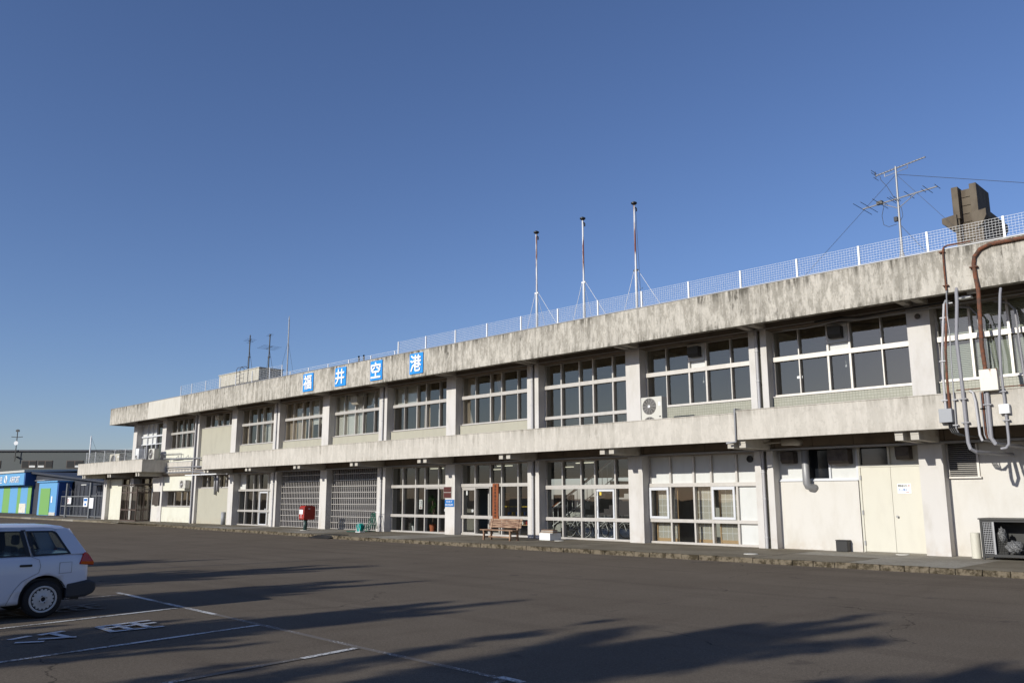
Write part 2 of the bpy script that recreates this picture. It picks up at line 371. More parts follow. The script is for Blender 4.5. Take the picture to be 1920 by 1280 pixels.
def text(name, s, mt, parent, x, y, z, w, h, extrude=.0012, bold=0, size=None, label=None):
    """lettering on a wall facing -Y, centred on (x, z), fitted to w by h"""
    me = text_mesh(s, 1, 0, 0)
    if not me.vertices: return None
    xs = [v.co.x for v in me.vertices]; ys = [v.co.y for v in me.vertices]
    sx = w/(max(xs)-min(xs)); sz = h/(max(ys)-min(ys)); cx = (max(xs)+min(xs))/2; cyy = (max(ys)+min(ys))/2
    for v in me.vertices: v.co = Vector(((v.co.x-cx)*sx, 0, (v.co.y-cyy)*sz))
    import bmesh as _b
    if bold:
        base_v = [v.co.copy() for v in me.vertices]; base_f = [list(p.vertices) for p in me.polygons]; V = []; F_ = []; e = bold*.7*h
        for k, (ax, az) in enumerate(((0, 0), (e, 0), (-e, 0), (0, e), (0, -e))):
            n = len(V); V += [(v.x+ax, -k*.0012, v.z+az) for v in base_v]; F_ += [[n+i for i in f] for f in base_f]
        bpy.data.meshes.remove(me); me = bpy.data.meshes.new(name); me.from_pydata(V, [], F_)
    bm = _b.new(); bm.from_mesh(me)
    r = _b.ops.extrude_face_region(bm, geom=bm.faces[:]); _b.ops.translate(bm, vec=(0, -extrude, 0), verts=[g for g in r['geom'] if isinstance(g, _b.types.BMVert)])
    _b.ops.recalc_face_normals(bm, faces=bm.faces); bm.to_mesh(me); bm.free()
    me.materials.clear(); me.materials.append(M[mt]); me.name = name
    o = bpy.data.objects.new(name, me); COL.objects.link(o); c = Vector((x, y, z))
    if parent: o.parent = parent; o.location = c-wpos(parent)
    else: o.location = c
    if label: o['label'] = label
    return o

# ================================================================== GROUND
g = MB().quad((-900, -500, 0), (700, -500, 0), (700, 900, 0), (-900, 900, 0))
struct(g.build('asphalt_ground', 'asphalt'))
def kerb_y(x):
    P_ = [(12, 22.58), (-33.3, 22.58), (-36, 22.95), (-50, 23.75), (-62, 24.9), (-76, 25.9), (-96, 26.7)]
    for (a, ya), (b, yb) in zip(P_, P_[1:]):
        if x >= b: return ya+(yb-ya)*(a-x)/(a-b)
    return P_[-1][1]
pv = bpy.data.objects.new('pavement', None); COL.objects.link(pv); pv.location = (-35, 25, 0); struct(pv)
x = 12.0; i = 0
while x > -96:
    w = 2.75; a, b = x-w, x
    light = i in (7, 8, 15, 18, 19, 21, 22) or (i > 24 and i % 4 == 0)
    ymid = (kerb_y(a)+.16+G)/2
    for (ya0, yb0, ya1, yb1, li) in ((kerb_y(a)+.17, kerb_y(b)+.17, 25.2, 25.2, light and i not in (8, 19)), (25.2, 25.2, G+.4, G+.4, light and i != 22)):
        if ya0 > ya1-.2 and ya1 < 26: continue
        h = ZP-(.004 if (i % 3) else 0); j = .006
        q = MB(); q.v = [(a+j, ya0+j, 0), (b-j, yb0+j, 0), (b-j, yb1-j, 0), (a+j, ya1-j, 0), (a+j, ya0+j, h), (b-j, yb0+j, h), (b-j, yb1-j, h), (a+j, ya1-j, h)]
        q.f = [[4, 5, 6, 7], [0, 1, 5, 4], [1, 2, 6, 5], [2, 3, 7, 6], [3, 0, 4, 7]]
        q.build('paving_slab', 'paving_light' if li else 'paving', pv)
    x -= w; i += 1
MB().quad((12, 22.8, .1), (12, G+.4, .1), (-96, G+.4, .1), (-96, 26.9, .1), (-33, 22.8, .1)).build('joint_bed', 'kerb', pv)
kb = bpy.data.objects.new('kerb', None); COL.objects.link(kb); kb.location = (-35, 22.6, 0); struct(kb)
x = 12.0
while x > -96:
    w = .6; a, b = x-w, x; ya, yb = kerb_y(a), kerb_y(b)
    if not (-35.7 < (a+b)/2 < -34.2):
        e = .007; dy = random.uniform(-.012, .012); dz = random.uniform(-.012, .006); zt = ZP+.006+dz
        q = MB(); q.v = [(a+e, ya+dy, 0), (b-e, yb+dy, 0), (b-e, yb+.16, 0), (a+e, ya+.16, 0), (a+e, ya+dy+.015, zt), (b-e, yb+dy+.015, zt), (b-e, yb+.16, zt), (a+e, ya+.16, zt)]
        q.f = [[4, 5, 6, 7], [0, 1, 5, 4], [1, 2, 6, 5], [2, 3, 7, 6], [3, 0, 4, 7]]
        q.build('kerb_stone', 'kerb', kb, bev=.012)
    x -= w
# dark rubber ramp across the gap in the kerb
rp = MB().prism([(22.35, .012), (23.0, .012), (23.55, .15), (23.55, .16), (22.95, .13)], 'x', -35.75, -34.05)
tag(rp.build('kerb_ramp', 'black', o0=(-34.9, 22.9, 0)), 'black rubber ramp filling the gap in the kerb below the grilles', 'ramp')
for (px, py, r, lb) in ((-10.05, 27.0, .19, 'pale round manhole cover in the pavement before the cream double door'), (-13.5, 24.1, .22, 'pale round manhole cover near the kerb below the white panelled window'), (-23.2, 26.2, .20, 'pale round manhole cover in the pavement before the lobby stair window')):
    o = MB().lathe([(r, ZP-.01), (r, ZP+.012), (r*.93, ZP+.02)], (px, py, 0), seg=28).build('manhole_cover', 'manhole', o0=(px, py, ZP)); tag(o, lb, 'manhole cover', 'round covers in the pavement')

# painted bay lines and letters
ln = bpy.data.objects.new('road_markings', None); COL.objects.link(ln); ln.location = (-12, 5, 0); struct(ln)
def stroke(p, q, w=.1, z=.004, nm='painted_line', cap=0, m_='paint'):
    p = Vector((*p, 0)); q = Vector((*q, 0)); d = (q-p).normalized(); n_ = Vector((-d.y, d.x, 0))*w/2; p = p-d*cap; q = q+d*cap
    k = max(1, int((q-p).length/1.5)); mb = MB()
    for i in range(k):
        a = p+(q-p)*i/k; b = p+(q-p)*(i+1)/k
        mb.quad(*[(v.x, v.y, z) for v in (a-n_, b-n_, b+n_, a+n_)])
    return mb.build(nm, m_, ln)
stroke((-17.9, 6.90), (-13.46, 6.75)); stroke((-13.46, 6.75), (-9.2, 6.58), m_='worn_or_shaded_paint'); stroke((-9.2, 6.58), (-1.0, 6.40), m_='worn_or_shaded_paint')
for (a, b) in (((-14.64, 6.66), (-13.85, 1.4)), ((-11.83, 6.64), (-11.0, .7)), ((-9.16, 6.52), (-8.55, 1.2)), ((-17.42, 6.85), (-16.7, 1.6)), ((-6.50, 6.48), (-6.2, 1.2)), ((-20.2, 6.95), (-19.5, 1.8))):
    stroke(a, b, z=.008, m_='worn_or_shaded_paint' if (a[0] > -10 or a[0] < -16) else 'paint')
stroke((-9.17, 6.50), (-9.05, 5.66), z=.009)
stroke((-6.65, 6.55), (-6.30, 6.53), z=.0085)
KO = [((-12.99, 3.67), (-13.13, 3.92)), ((-12.64, 3.65), (-12.51, 3.90)), ((-12.72, 3.95), (-12.58, 4.32)), ((-12.59, 4.26), (-13.15, 4.20)), ((-13.06, 4.05), (-13.18, 4.36))]
YO = [((-13.32, 4.90), (-12.71, 4.88)), ((-12.71, 4.88), (-12.69, 5.56)), ((-13.30, 4.90), (-13.42, 5.66)), ((-13.33, 5.12), (-12.71, 5.12)), ((-13.36, 5.38), (-12.71, 5.38)), ((-13.02, 4.90), (-13.07, 5.60))]
for k, sh in enumerate(((0, 0), (-2.8, .2))):
    for j, set_ in enumerate((KO, YO)):
        mb = MB()
        for i_, (a, b) in enumerate(set_):
            p = Vector((a[0]+sh[0], a[1]+sh[1], 0)); q = Vector((b[0]+sh[0], b[1]+sh[1], 0)); d = (q-p).normalized(); n_ = Vector((-d.y, d.x, 0))*.05
            z = .012+.003*i_; mb.quad(*[(v.x, v.y, z) for v in (p-n_-d*.03, q-n_+d*.03, q+n_+d*.03, p+n_-d*.03)])
        o = mb.build('painted_character', 'worn_or_shaded_paint' if k else 'letter_paint', ln)  # shifted pair takes the worn colour to paint in the shade over it

# ================================================================== TERMINAL
T = thing('airport_terminal', 'long two-storey concrete airport terminal with a stained roof fascia and a continuous balcony', 'building', (-34, G, 0))
XE = 12.0
# roof
bx('roof_slab', 'soffit', T, -70.9, XE, YR+.26, 40, 7.90, 8.55)
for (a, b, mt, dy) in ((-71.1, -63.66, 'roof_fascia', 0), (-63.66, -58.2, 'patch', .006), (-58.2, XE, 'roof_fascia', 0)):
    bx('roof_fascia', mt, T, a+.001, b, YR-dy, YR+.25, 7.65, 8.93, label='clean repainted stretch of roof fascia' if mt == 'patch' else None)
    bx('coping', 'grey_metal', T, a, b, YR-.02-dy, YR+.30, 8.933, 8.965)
bx('roof_fascia', 'roof_fascia', T, -71.1, -70.85, YR+.26, 40, 7.65, 8.93, label='end face of the roof fascia')
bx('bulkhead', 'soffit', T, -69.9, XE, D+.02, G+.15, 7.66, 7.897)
bx('window_head_strip', 'frame', T, -69.86, XE, D-.01, D+.018, 7.70, 7.745)
# balcony
def balcony(a, b, z0, z1, endl=False, endr=False):
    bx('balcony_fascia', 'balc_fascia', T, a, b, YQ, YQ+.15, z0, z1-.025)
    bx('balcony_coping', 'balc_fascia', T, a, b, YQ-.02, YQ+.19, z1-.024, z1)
    bx('balcony_floor', 'soffit', T, a+.02, b-.02, YQ+.152, G-.12, 3.90, 4.05)
    if endl: bx('balcony_fascia', 'balc_fascia', T, a, a+.15, YQ+.152, G-.12, z0, z1-.03)
    if endr: bx('balcony_fascia', 'balc_fascia', T, b-.15, b, YQ+.152, G-.12, z0, z1-.03)
balcony(-53.3, -14.47, 3.68, 4.63, endl=True)
balcony(-14.42, XE, 3.73, 4.71)
balcony(-76.05, -62.9, 3.76, 4.68, endl=True, endr=True)
# the joint in the balcony front: an upright pipe and a slotted foot
MB().tube([(-14.45, YQ-.05, 4.75), (-14.45, YQ-.05, 3.66), (-14.8, YQ-.05, 3.63)], .035).tube([(-14.45, YQ-.05, 4.74), (-14.45, YQ+.7, 4.74)], .03).build('joint_pipe', 'grey_metal', T)
# bulkhead boards below the balcony, with the channel at their foot
x = XE
while x > -76:
    a = x-1.3735
    if not (-62.9 < x-.7 < -53.0 and False):
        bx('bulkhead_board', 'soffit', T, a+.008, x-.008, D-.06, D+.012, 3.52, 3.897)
    x = a
bx('channel', 'grey_metal', T, -58.1, XE, D-.12, D-.004, 3.425, 3.49)
bx('channel', 'dark_metal', T, -75.4, -64.4, D-.12, D-.004, 3.425, 3.49)
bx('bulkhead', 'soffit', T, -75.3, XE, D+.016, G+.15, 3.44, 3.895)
# columns with the twin beams above them
def column(i, x0, x1, z0=ZP-.02, z1=7.88):
    if i % 2 == 0 or i < 0:
        bx('column', 'column', T, x0, x1, D, G+.3, z0, z1)
    else:
        bx('column', 'column', T, x0, x0+.24, D, G+.3, z0, z1); bx('column', 'column', T, x1-.23, x1, D, G+.3, z0, z1)
        bx('column_gap', 'beige_wall', T, x0+.235, x1-.225, D+.30, G+.29, z0, z1-.01)
        for (za, zb) in ((.13, 3.44), (4.05, 7.7)):
            xp = x0+.30
            p = MB().tube([(xp, D+.02, za), (xp, D+.02, zb)], .052)
            for zz in (za+.35, za+(zb-za)*.5, zb-.75): p.box(xp-.068, xp+.068, D-.04, D+.1, zz, zz+.035)
            p.build('downpipe', 'pale_pipe', T, smooth=False)
            MB().tube([(x0+.42, D+.12, za), (x0+.42, D+.12, zb)], .022).build('conduit', 'grey_metal', T)
for i in range(-3, 13):
    x0, x1 = cl(i), cr(i)
    if i == 12: bx('column', 'column', T, x0, x1, D, G+.3, ZP-.02, 3.9)
    elif i == 11:
        bx('column', 'column', T, x0, x1, D, G+.3, 3.9, 7.88)
        bx('column', 'column', T, x0, x1, D+.02, G+.3, ZP-.02, 3.89)
    else: column(i, x0, x1)
    c = (x0+x1)/2
    if i != 9 and i != 10 and i != 11 or True:
        for s_ in (-.22, .22):
            if not (-62.9 < c < -53.3) and i < 13:
                bx('beam', 'beam', T, c+s_-.115, c+s_+.115, YQ+.17, D-.063, 3.47, 3.62); bx('beam', 'beam', T, c+s_-.114, c+s_+.114, YQ+.155, D-.065, 3.623, 3.91)
            if i < 12: bx('beam', 'beam', T, c+s_-.11, c+s_+.11, YR+.27, D-.012, 7.735, 7.905)
# ------------------------------------------------------------------ windows
MU = [.98, 2.02, 2.77, 3.82]
def window(i, zs, rails, zh, cells, fm='frame', mull=MU, gm='glass', xa=None, xb=None, thick=.07, label=None, skip_sill=False, thin=()):
    """rails: list of (z0, z1) cross rails. cells[row][col] with g glass, w white panel, k dark glass, . nothing"""
    x0 = cr(i+1)+.02 if xa is None else xa; x1 = cl(i)-.01 if xb is None else xb
    xm = [x0+m_ for m_ in mull]
    b = MB(); w = thick/2
    b.box(x0-.02, x0+.045, G-.07, G+.05, zs, zh); b.box(x1-.045, x1+.01, G-.07, G+.05, zs, zh)
    b.box(x0-.02, x1+.01, G-.075, G+.055, zh-.05, zh+.02)
    b.box(x0-.02, x1+.01, G-.12, G+.055, zs-.005, zs+.075)
    for k, m_ in enumerate(xm):
        ww = w*.55 if k in thin else w
        zlist = [zs+.07]+[z for r_ in rails for z in r_]+[zh-.04]
        b.box(m_-ww, m_+ww, G-.115, G+.06, zs+.05, zh-.03)
    for (a, c) in rails: b.box(x0-.02, x1+.01, G-.135, G+.065, a, c)
    fr = b.build('window', fm, T, label=label)
    zz = [zs+.075]+[z for r_ in rails for z in r_]+[zh-.05]
    xs = [x0+.045]+xm+[x1-.045]
    for r in range(len(zz)//2):
        row = cells[r] if r < len(cells) else cells[-1]
        for c in range(len(xs)-1):
            ch = row[c] if c < len(row) else row[-1]
            if ch == '.': continue
            mt = {'g': gm, 'w': 'panel_w', 'k': 'dark_glass'}[ch]
            a = xs[c]+(w if c else 0); d_ = xs[c+1]-(w if c < len(xs)-2 else 0)
            dy = .008 if ch == 'g' else .03
            bx('pane' if ch != 'w' else 'panel', mt, fr, a-.01, d_+.01, G-dy/2-.0+.01*(c % 2), G+dy/2+.01*(c % 2), zz[2*r]-.01, zz[2*r+1]+.01)
    return fr
UT = (6.56, 6.72)
G5 = 'ggggg'
for i in (-3, -2, -1, 0, 1):
    window(i, 5.31, [UT], 7.68, [G5, ('ggwgg' if i in (0, 1) else G5)], fm='frame', thin=(0, 3) if i >= 0 else ())
window(2, 4.06, [(5.22, 5.35), UT], 7.68, [G5])
for i in (3, 4, 5, 6, 7): window(i, 5.30, [UT], 7.68, [G5, G5 if i != 5 else 'gg.gg'], thin=(0, 3))
window(8, 6.72, [], 7.68, [G5], mull=[.98, 2.02, 2.77, 3.7])
window(9, 5.47, [UT], 7.68, [G5, G5], mull=[1.0, 1.95, 2.75, 3.7])
window(10, 4.06, [(6.0, 6.06), (6.60, 6.72)], 7.68, [G5, 'wwwgg', 'wwwgg'], fm='frame_white', mull=[1.05, 2.0, 2.8, 3.9])
# spandrels
for i in range(-3, 9):
    if i == 2: continue
    zt = 6.70 if i == 8 else 5.285
    mt = 'tile' if i < 2 else 'beige_wall'
    bx('spandrel', mt, T, cr(i+1)-.0, cl(i), G-.22 if i != 8 else G-.30, G+.08, 4.04, zt)
    bx('window_sill', 'frame', T, cr(i+1)+.01, cl(i)-.005, G-.26 if i != 8 else G-.33, G-.10, zt+.002, zt+.03)
# ground floor windows
LT = (2.21, 2.375); LL = (.895, 1.035); LT2 = (2.36, 2.51)
window(1, ZP, [(.93, 1.05), (2.25, 2.39)], 3.43, ['ggggw', 'ggggw', 'wwwww'], gm='lobby_glass')
window(2, ZP, [LL, LT], 3.43, ['ggg.g', 'ggg.g', G5], gm='lobby_glass')
window(3, ZP, [LL, LT2], 3.43, ['..ggg', '..ggg', G5], gm='lobby_glass')
window(4, ZP, [LL, LT2], 3.43, ['ggg..', 'ggg..', G5], gm='lobby_glass')
window(7, ZP, [(.99, 1.12), (2.30, 2.43)], 3.43, ['ggg.w', 'ggg.w', 'wgggw'], mull=[.95, 1.98, 2.69, 3.79], gm='lobby_glass')
window(8, 2.54, [], 3.43, [G5], mull=[.94, 1.95, 2.8, 3.7])
bx('wall', 'beige_wall', T, cr(9), cl(8), G-.30, G+.08, .13, 2.52); bx('window_sill', 'frame', T, cr(9)+.01, cl(8)-.005, G-.33, G-.10, 2.522, 2.55)
# opening casements standing proud in the room with paper screens
for (a, b) in ((cr(2)+.05, cr(2)+.94), (cr(2)+2.82, cr(2)+3.77)):
    q = MB(); y0, y1 = G-.17, G-.118
    q.box(a, b, y0, y1, 1.06, 1.15).box(a, b, y0, y1, 2.13, 2.24).box(a, a+.085, y0+.002, y1-.002, 1.15, 2.13).box(b-.085, b, y0+.002, y1-.002, 1.15, 2.13)
    q.build('casement', 'frame_white', T, bev=.006)
# doors
def glass_door(x0, x1, z1, fm, y=G, label=None, lowrail=.95, hinge=True, s=.075):
    q = MB(); z0 = ZP+.01
    q.box(x0, x0+s, y-.05, y+.02, z0, z1).box(x1-s, x1, y-.05, y+.02, z0, z1).box(x0+s, x1-s, y-.048, y+.018, z1-s*1.15, z1).box(x0+s, x1-s, y-.048, y+.018, z0, z0+.11)
    q.box(x0+s, x1-s, y-.047, y+.017, lowrail, lowrail+.10)
    d = q.build('door', fm, T, label=label)
    bx('pane', 'lobby_glass', d, x0+s-.01, x1-s+.01, y-.02, y-.012, z0+.1, lowrail+.01); bx('pane', 'lobby_glass', d, x0+s-.01, x1-s+.01, y-.02, y-.012, lowrail+.09, z1-s)
    if hinge:
        for zz in (.42, 1.35, 1.95): MB().box(x0-.012, x0+.03, y-.075, y-.051, zz, zz+.16).build('hinge', 'grey_metal', d)
    return d
x3 = cr(3)
d = glass_door(x3+2.02+.75+.07, x3+2.02+1.80-.06, 2.19, 'frame_white', y=G-.04, label='white framed glass door beside the bicycles')
MB().lathe([(.03, 0), (.03, .02)], (x3+3.72, G-.11, 1.0), 'y', 12).tube([(x3+3.72, G-.13, 1.02), (x3+3.60, G-.13, 1.02)], .012).build('handle', 'steel', d)
q = MB().box(x3+2.98, x3+3.08, G-.066, G-.062, 1.95, 2.08); q.build('sticker', 'yellow', d)
# mullions of the two entrance bays and the swung-open leaves
x5 = cr(5)
d = glass_door(x5+3.83-.02, x5+4.78, 2.30, 'frame_dark', y=G-.02, label='dark framed glass entrance door beside the signed column', hinge=False, s=.05)
for xx in (x5+4.42, x5+4.62):
    MB().lathe([(.0, -.01), (.085, -.008), (.085, .0), (.0, .012)], (xx, G-.15, 1.27), 'y', 20).lathe([(.03, 0), (.03, .07)], (xx, G-.15, 1.27), 'y', 10).build('handle', 'steel', d, smooth=True)
bx('door_header', 'frame', T, x5+2.84, x5+4.78, G-.09, G-.04, 2.295, 2.355)
MB().box(x5+2.80, x5+3.8, G-.06, G-.02, .15, .20).build('door_threshold', 'grey_metal', T)
x4 = cr(4)
d = glass_door(x4+.07, x4+1.05, 2.30, 'frame', y=G-.02, label='open entrance door leaf beside the bench', hinge=False)
MB().lathe([(.0, -.01), (.085, -.008), (.085, .0), (.0, .012)], (x4+.88, G-.15, 1.25), 'y', 20).build('handle', 'steel', d, smooth=True)
d = glass_door(x4+1.20, x4+2.0, 2.30, 'frame', y=G+.6, hinge=False, label='inner lobby door leaf')
bx('door_header', 'frame', T, x4+.06, x4+1.95, G-.09, G-.03, 2.295, 2.355)
x8 = cr(8)
d = glass_door(x8+2.75, x8+3.74, 2.26, 'frame_white', y=G-.03, label='white framed glass door left of the grilles', hinge=False)
MB().lathe([(.0, -.01), (.07, -.008), (.07, .0), (.0, .012)], (x8+3.6, G-.12, 1.15), 'y', 16).build('handle', 'steel', d)
# bay 0: white wall, high panes, double door
bx('wall', 'white_wall', T, cr(1), -11.47, G-.12, G+.12, .13, 2.385)
MB().box(cr(1)+.01, -11.46, G-.16, G-.02, 2.387, 2.42).box(cr(1)+.01, -11.46, G-.10, G+.05, 2.42, 2.47).box(-12.43, -12.37, G-.1, G+.05, 2.47, 3.43).box(-13.19, -13.13, G-.1, G+.05, 2.47, 3.43).box(-11.50, -11.41, G-.13, G+.06, 2.39, 3.43).build('window', 'frame_white', T)
wi = T.children[-1]
bx('panel', 'panel_w', wi, cr(1), -13.18, G-.03, G+.0, 2.46, 3.44); bx('pane', 'dark_glass', wi, -13.14, -12.42, G-.02, G-.01, 2.46, 3.44); bx('panel', 'panel_w', wi, -12.38, -11.49, G-.03, G+.0, 2.46, 3.44)
dd = MB().box(-11.43, -11.37, G-.14, G+.06, .13, 3.43).box(-11.37, cl(0), G-.13, G+.05, 2.80, 2.87).box(-10.48, -10.42, G-.12, G+.04, 2.87, 3.43).build('door_frame', 'door_cream', T)
bx('pane', 'dark_glass', dd, -11.38, -10.47, G-.03, G-.02, 2.86, 3.44); bx('panel', 'door_cream', dd, -10.43, cl(0), G-.04, G-.01, 2.86, 3.44)
for (a, b) in ((-11.365, -10.43), (-10.422, cl(0)-.002)):
    dl = bx('door', 'door_cream', T, a, b, G-.11, G-.05, .16, 2.795, bev=.004)
    if b > -10.4:
        MB().lathe([(.018, 0), (.018, -.05), (.034, -.06), (.034, -.085), (.0, -.095)], (-10.30, G-.11, 1.26), 'y', 14).build('knob', 'steel', dl, smooth=True)
for zz in (.35, 1.3, 2.4): MB().box(-11.40, -11.355, G-.155, G-.112, zz, zz+.14).build('hinge', 'grey_metal', T)
bx('threshold', 'paving_light', T, -11.4, cl(0), G-.14, G+.1, .125, .152)
# bay -1, -2, -3: white wall with louvre
for i in (-3, -2, -1): bx('wall', 'white_wall', T, cr(i+1), cl(i), G-.10, G+.12, .13, 3.43)
lv = MB().box(-8.72, -8.66, G-.16, G-.101, 2.44, 3.42).box(-7.90, -7.84, G-.16, G-.101, 2.44, 3.42).box(-8.72, -7.80, G-.20, G-.101, 2.40, 2.45).build('louvre', 'frame', T); bx('louvre_back', 'black', lv, -8.66, -7.90, G-.112, G-.101, 2.46, 3.42)
for k in range(16):
    z = 2.48+k*.059
    MB().prism([(G-.165, z), (G-.158, z), (G-.125, z+.026), (G-.132, z+.026)], 'x', -8.66, -7.90).build('slat', 'frame', lv)
# grilles of bays 5 and 6
for i in (5, 6):
    x0, x1 = cr(i+1)+.03, cl(i)-.02
    gr = MB()
    for z in (.17, .50, .83, 1.17, 1.51, 1.84, 2.17, 2.51, 2.84, 3.19): gr.box(x0, x1, G-.17, G-.115, z-.015, z+.015)
    gr.box(x0, x0+.04, G-.16, G-.12, .14, 3.43).box(x1-.04, x1, G-.16, G-.12, .14, 3.43)
    gp = gr.build('grille', 'frame', T, label='white steel bar grille over the garage opening')
    n = 26
    for k in range(1, n):
        xx = x0+(x1-x0)*k/n; bx('bar', 'bar_grey', gp, xx-.024, xx+.024, G-.11, G-.08, .14, 3.43)
    bx('shutter', 'grey_dark', T, x0, x1, G+.35, G+.38, .13, 3.45)
# stair bay
bx('wall_panel', 'cream', T, cr(10), cl(9), D+.06, G+.1, .16, 1.24); bx('wall_panel', 'cream', T, cr(10), cl(9), D+.06, G+.1, 2.40, 3.56)
bx('wall_panel', 'balc_fascia', T, cr(10), cl(9), D-.10, G+.1, 3.62, 4.45); bx('wall_panel', 'cream', T, cr(10), cl(9), D+.02, G+.1, 4.50, 5.42)
bx('ledge', 'grey_metal', T, cr(10), cl(9), D-.04, G+.05, 3.563, 3.60); bx('ledge', 'grey_metal', T, cr(10), cl(9), D-.04, G+.05, 4.453, 4.495); bx('window_sill', 'frame', T, cr(10), cl(9), D+.0, G+.05, 5.422, 5.46)
bx('window_sill', 'frame', T, cr(10), cl(9), D+.0, G+.05, 1.243, 1.27)
q = MB().box(cr(10), cl(9), G-.1, G+.05, 2.34, 2.395).box(cr(10), cl(9), G-.1, G+.05, 1.275, 1.33)
for xx in (cr(10)+.03, -62.4, -61.2, -60.3, cl(9)-.03): q.box(xx-.03, xx+.03, G-.09, G+.04, 1.33, 2.34)
wi = q.build('window', 'frame', T)
for (a, b) in ((cr(10)+.03, -62.4), (-62.4, -61.2), (-61.2, -60.3), (-60.3, cl(9)-.03)): bx('pane', 'glass', wi, a+.03, b-.03, G-.02, G-.012, 1.33, 2.34)
# wing ground floor
bx('wall', 'cream', T, -75.0, -72.2, G-.2, G+.1, .13, 3.43); bx('wall', 'white_wall', T, -65.75, cl(10), D+.10, G+.1, .13, 3.43)
q = MB(); x0, x1 = -72.2, -65.8
for xx in (x0, -71, -69.8, -68.5, -67.1, x1): q.box(xx-.04, xx+.04, G-.1, G+.05, .14, 3.43)
q.box(x0, x1, G-.1, G+.05, 2.5, 2.6).box(x0, x1, G-.1, G+.05, 3.36, 3.43)
wi = q.build('window', 'frame_dark', T)
for (a, b) in ((x0, -71), (-71, -69.8), (-69.8, -68.5), (-68.5, -67.1), (-67.1, x1)):
    bx('pane', 'glass', wi, a+.04, b-.04, G-.02, G-.012, .14, 2.5); bx('pane', 'glass', wi, a+.04, b-.04, G-.02, G-.012, 2.6, 3.36)
# end, back and inner walls, floors, ceilings
bx('wall', 'beige_wall', T, -69.80, -69.60, G+.31, 39.8, 4.0, 7.89); bx('wall', 'beige_wall', T, -75.30, -75.10, G+.31, 39.8, 0, 3.89)
bx('wall', 'beige_wall', T, -69.6, XE, 39.6, 39.8, 4.0, 7.89); bx('wall', 'beige_wall', T, XE-.2, XE, G+.31, 39.59, 0, 7.89)
bx('wall', 'beige_wall', T, -75.1, -39.0, 39.6, 39.8, 0, 3.89); bx('wall', 'beige_wall', T, -19.0, XE-.21, 39.6, 39.8, 0, 3.89)
bx('wall', 'beige_wall', T, -39, -19, 39.6, 39.8, 0, .8); bx('wall', 'beige_wall', T, -39, -19, 39.6, 39.8, 3.0, 3.89)
bx('floor_slab', 'lobby', T, -75.2, XE-.01, G+.16, 39.59, 3.50, 4.03)
bx('floor_slab', 'interior_dark', T, -75.2, XE-.01, G+.06, 39.58, .02, .142)
for i in range(-2, 12):
    xc = (cl(i)+cr(i))/2
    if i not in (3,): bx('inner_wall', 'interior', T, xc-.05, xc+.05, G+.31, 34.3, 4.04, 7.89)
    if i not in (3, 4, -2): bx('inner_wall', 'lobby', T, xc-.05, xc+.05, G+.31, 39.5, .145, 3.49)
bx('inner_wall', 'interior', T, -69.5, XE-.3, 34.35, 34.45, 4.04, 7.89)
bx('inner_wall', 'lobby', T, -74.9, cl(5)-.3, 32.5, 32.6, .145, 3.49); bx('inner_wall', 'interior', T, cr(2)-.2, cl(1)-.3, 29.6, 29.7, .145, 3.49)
bx('inner_wall', 'lobby', T, cr(5), -33.6, 31.5, 31.6, .145, 3.49)
for i in range(3):
    bx('ceiling_lamp', 'tube', T, -35.9+i*5.2, -34.9+i*5.2, 30.0, 30.12, 3.40, 3.44); bx('ceiling_lamp', 'tube', T, -34.6+i*5.2, -33.9+i*5.2, 33.5, 33.62, 3.40, 3.44)
# lobby stair rising to the right
sx0, sz0 = -27.9, .142
fl = MB()
for k in range(14): fl.box(sx0+k*.30, sx0+(k+1)*.30+.02, 30.6, 32.0, max(sz0, sz0+(k-1.2)*.175), sz0+(k+1)*.175)
st = fl.build('staircase', 'interior', T)
rl = MB(); rl.tube([(sx0+.1, 30.55, 1.0+sz0), (sx0+4.3, 30.55, 1.0+sz0+2.45)], .035)
for k in range(14): rl.tube([(sx0+.2+k*.3, 30.55, sz0+.12+k*.175), (sx0+.2+k*.3, 30.55, sz0+1.05+k*.175)], .014, 6)
rl.tube([(sx0+.1, 30.55, .2+sz0), (sx0+4.3, 30.55, .2+sz0+2.45)], .022)
rl.build('stair_rail', 'white_metal', st)
MB().tube([(sx0+.1, 30.55, 1.07+sz0), (sx0+4.3, 30.55, 1.07+sz0+2.45)], .028).build('handrail', 'plankwood', st)
# porch
pc = MB(); x0, x1, y0, y1 = -68.8, -65.8, 26.2, D+.3
for xx in (x0, -67.8, -66.8, x1-.08): pc.box(xx, xx+.08, y0, y0+.08, ZP, 2.74)
for yy in (26.75,): pc.box(x1-.08, x1, yy, yy+.07, ZP, 2.74); pc.box(x0, x0+.08, yy, yy+.07, ZP, 2.74)
for z in (ZP+.01, .95, 2.25): pc.box(x0+.08, x1-.08, y0+.01, y0+.07, z, z+.09); pc.box(x1-.07, x1-.01, y0+.08, y1, z, z+.09); pc.box(x0+.01, x0+.07, y0+.08, y1, z, z+.09)
po = pc.build('porch', 'frame_dark', T, label='brown framed glass entrance porch under the left wing')
MB().prism([(y0-.25, 2.78), (y1, 2.90), (y1, 3.0), (y0-.25, 2.86)], 'x', x0-.15, x1+.15).build('porch_roof', 'hood', po)
for (a, b) in ((x0+.08, -67.8), (-67.72, -66.8), (-66.72, x1-.08)):
    for (za, zb) in ((.24, .95), (1.04, 2.25), (2.34, 2.75)): bx('pane', 'lobby_glass', po, a, b, y0+.03, y0+.038, za, zb)
for (ya, yb) in ((y0+.08, 26.75), (26.82, D+.1)):
    for (za, zb) in ((.24, .95), (1.04, 2.25), (2.34, 2.75)): bx('pane', 'lobby_glass', po, x1-.045, x1-.037, ya, yb, za, zb)
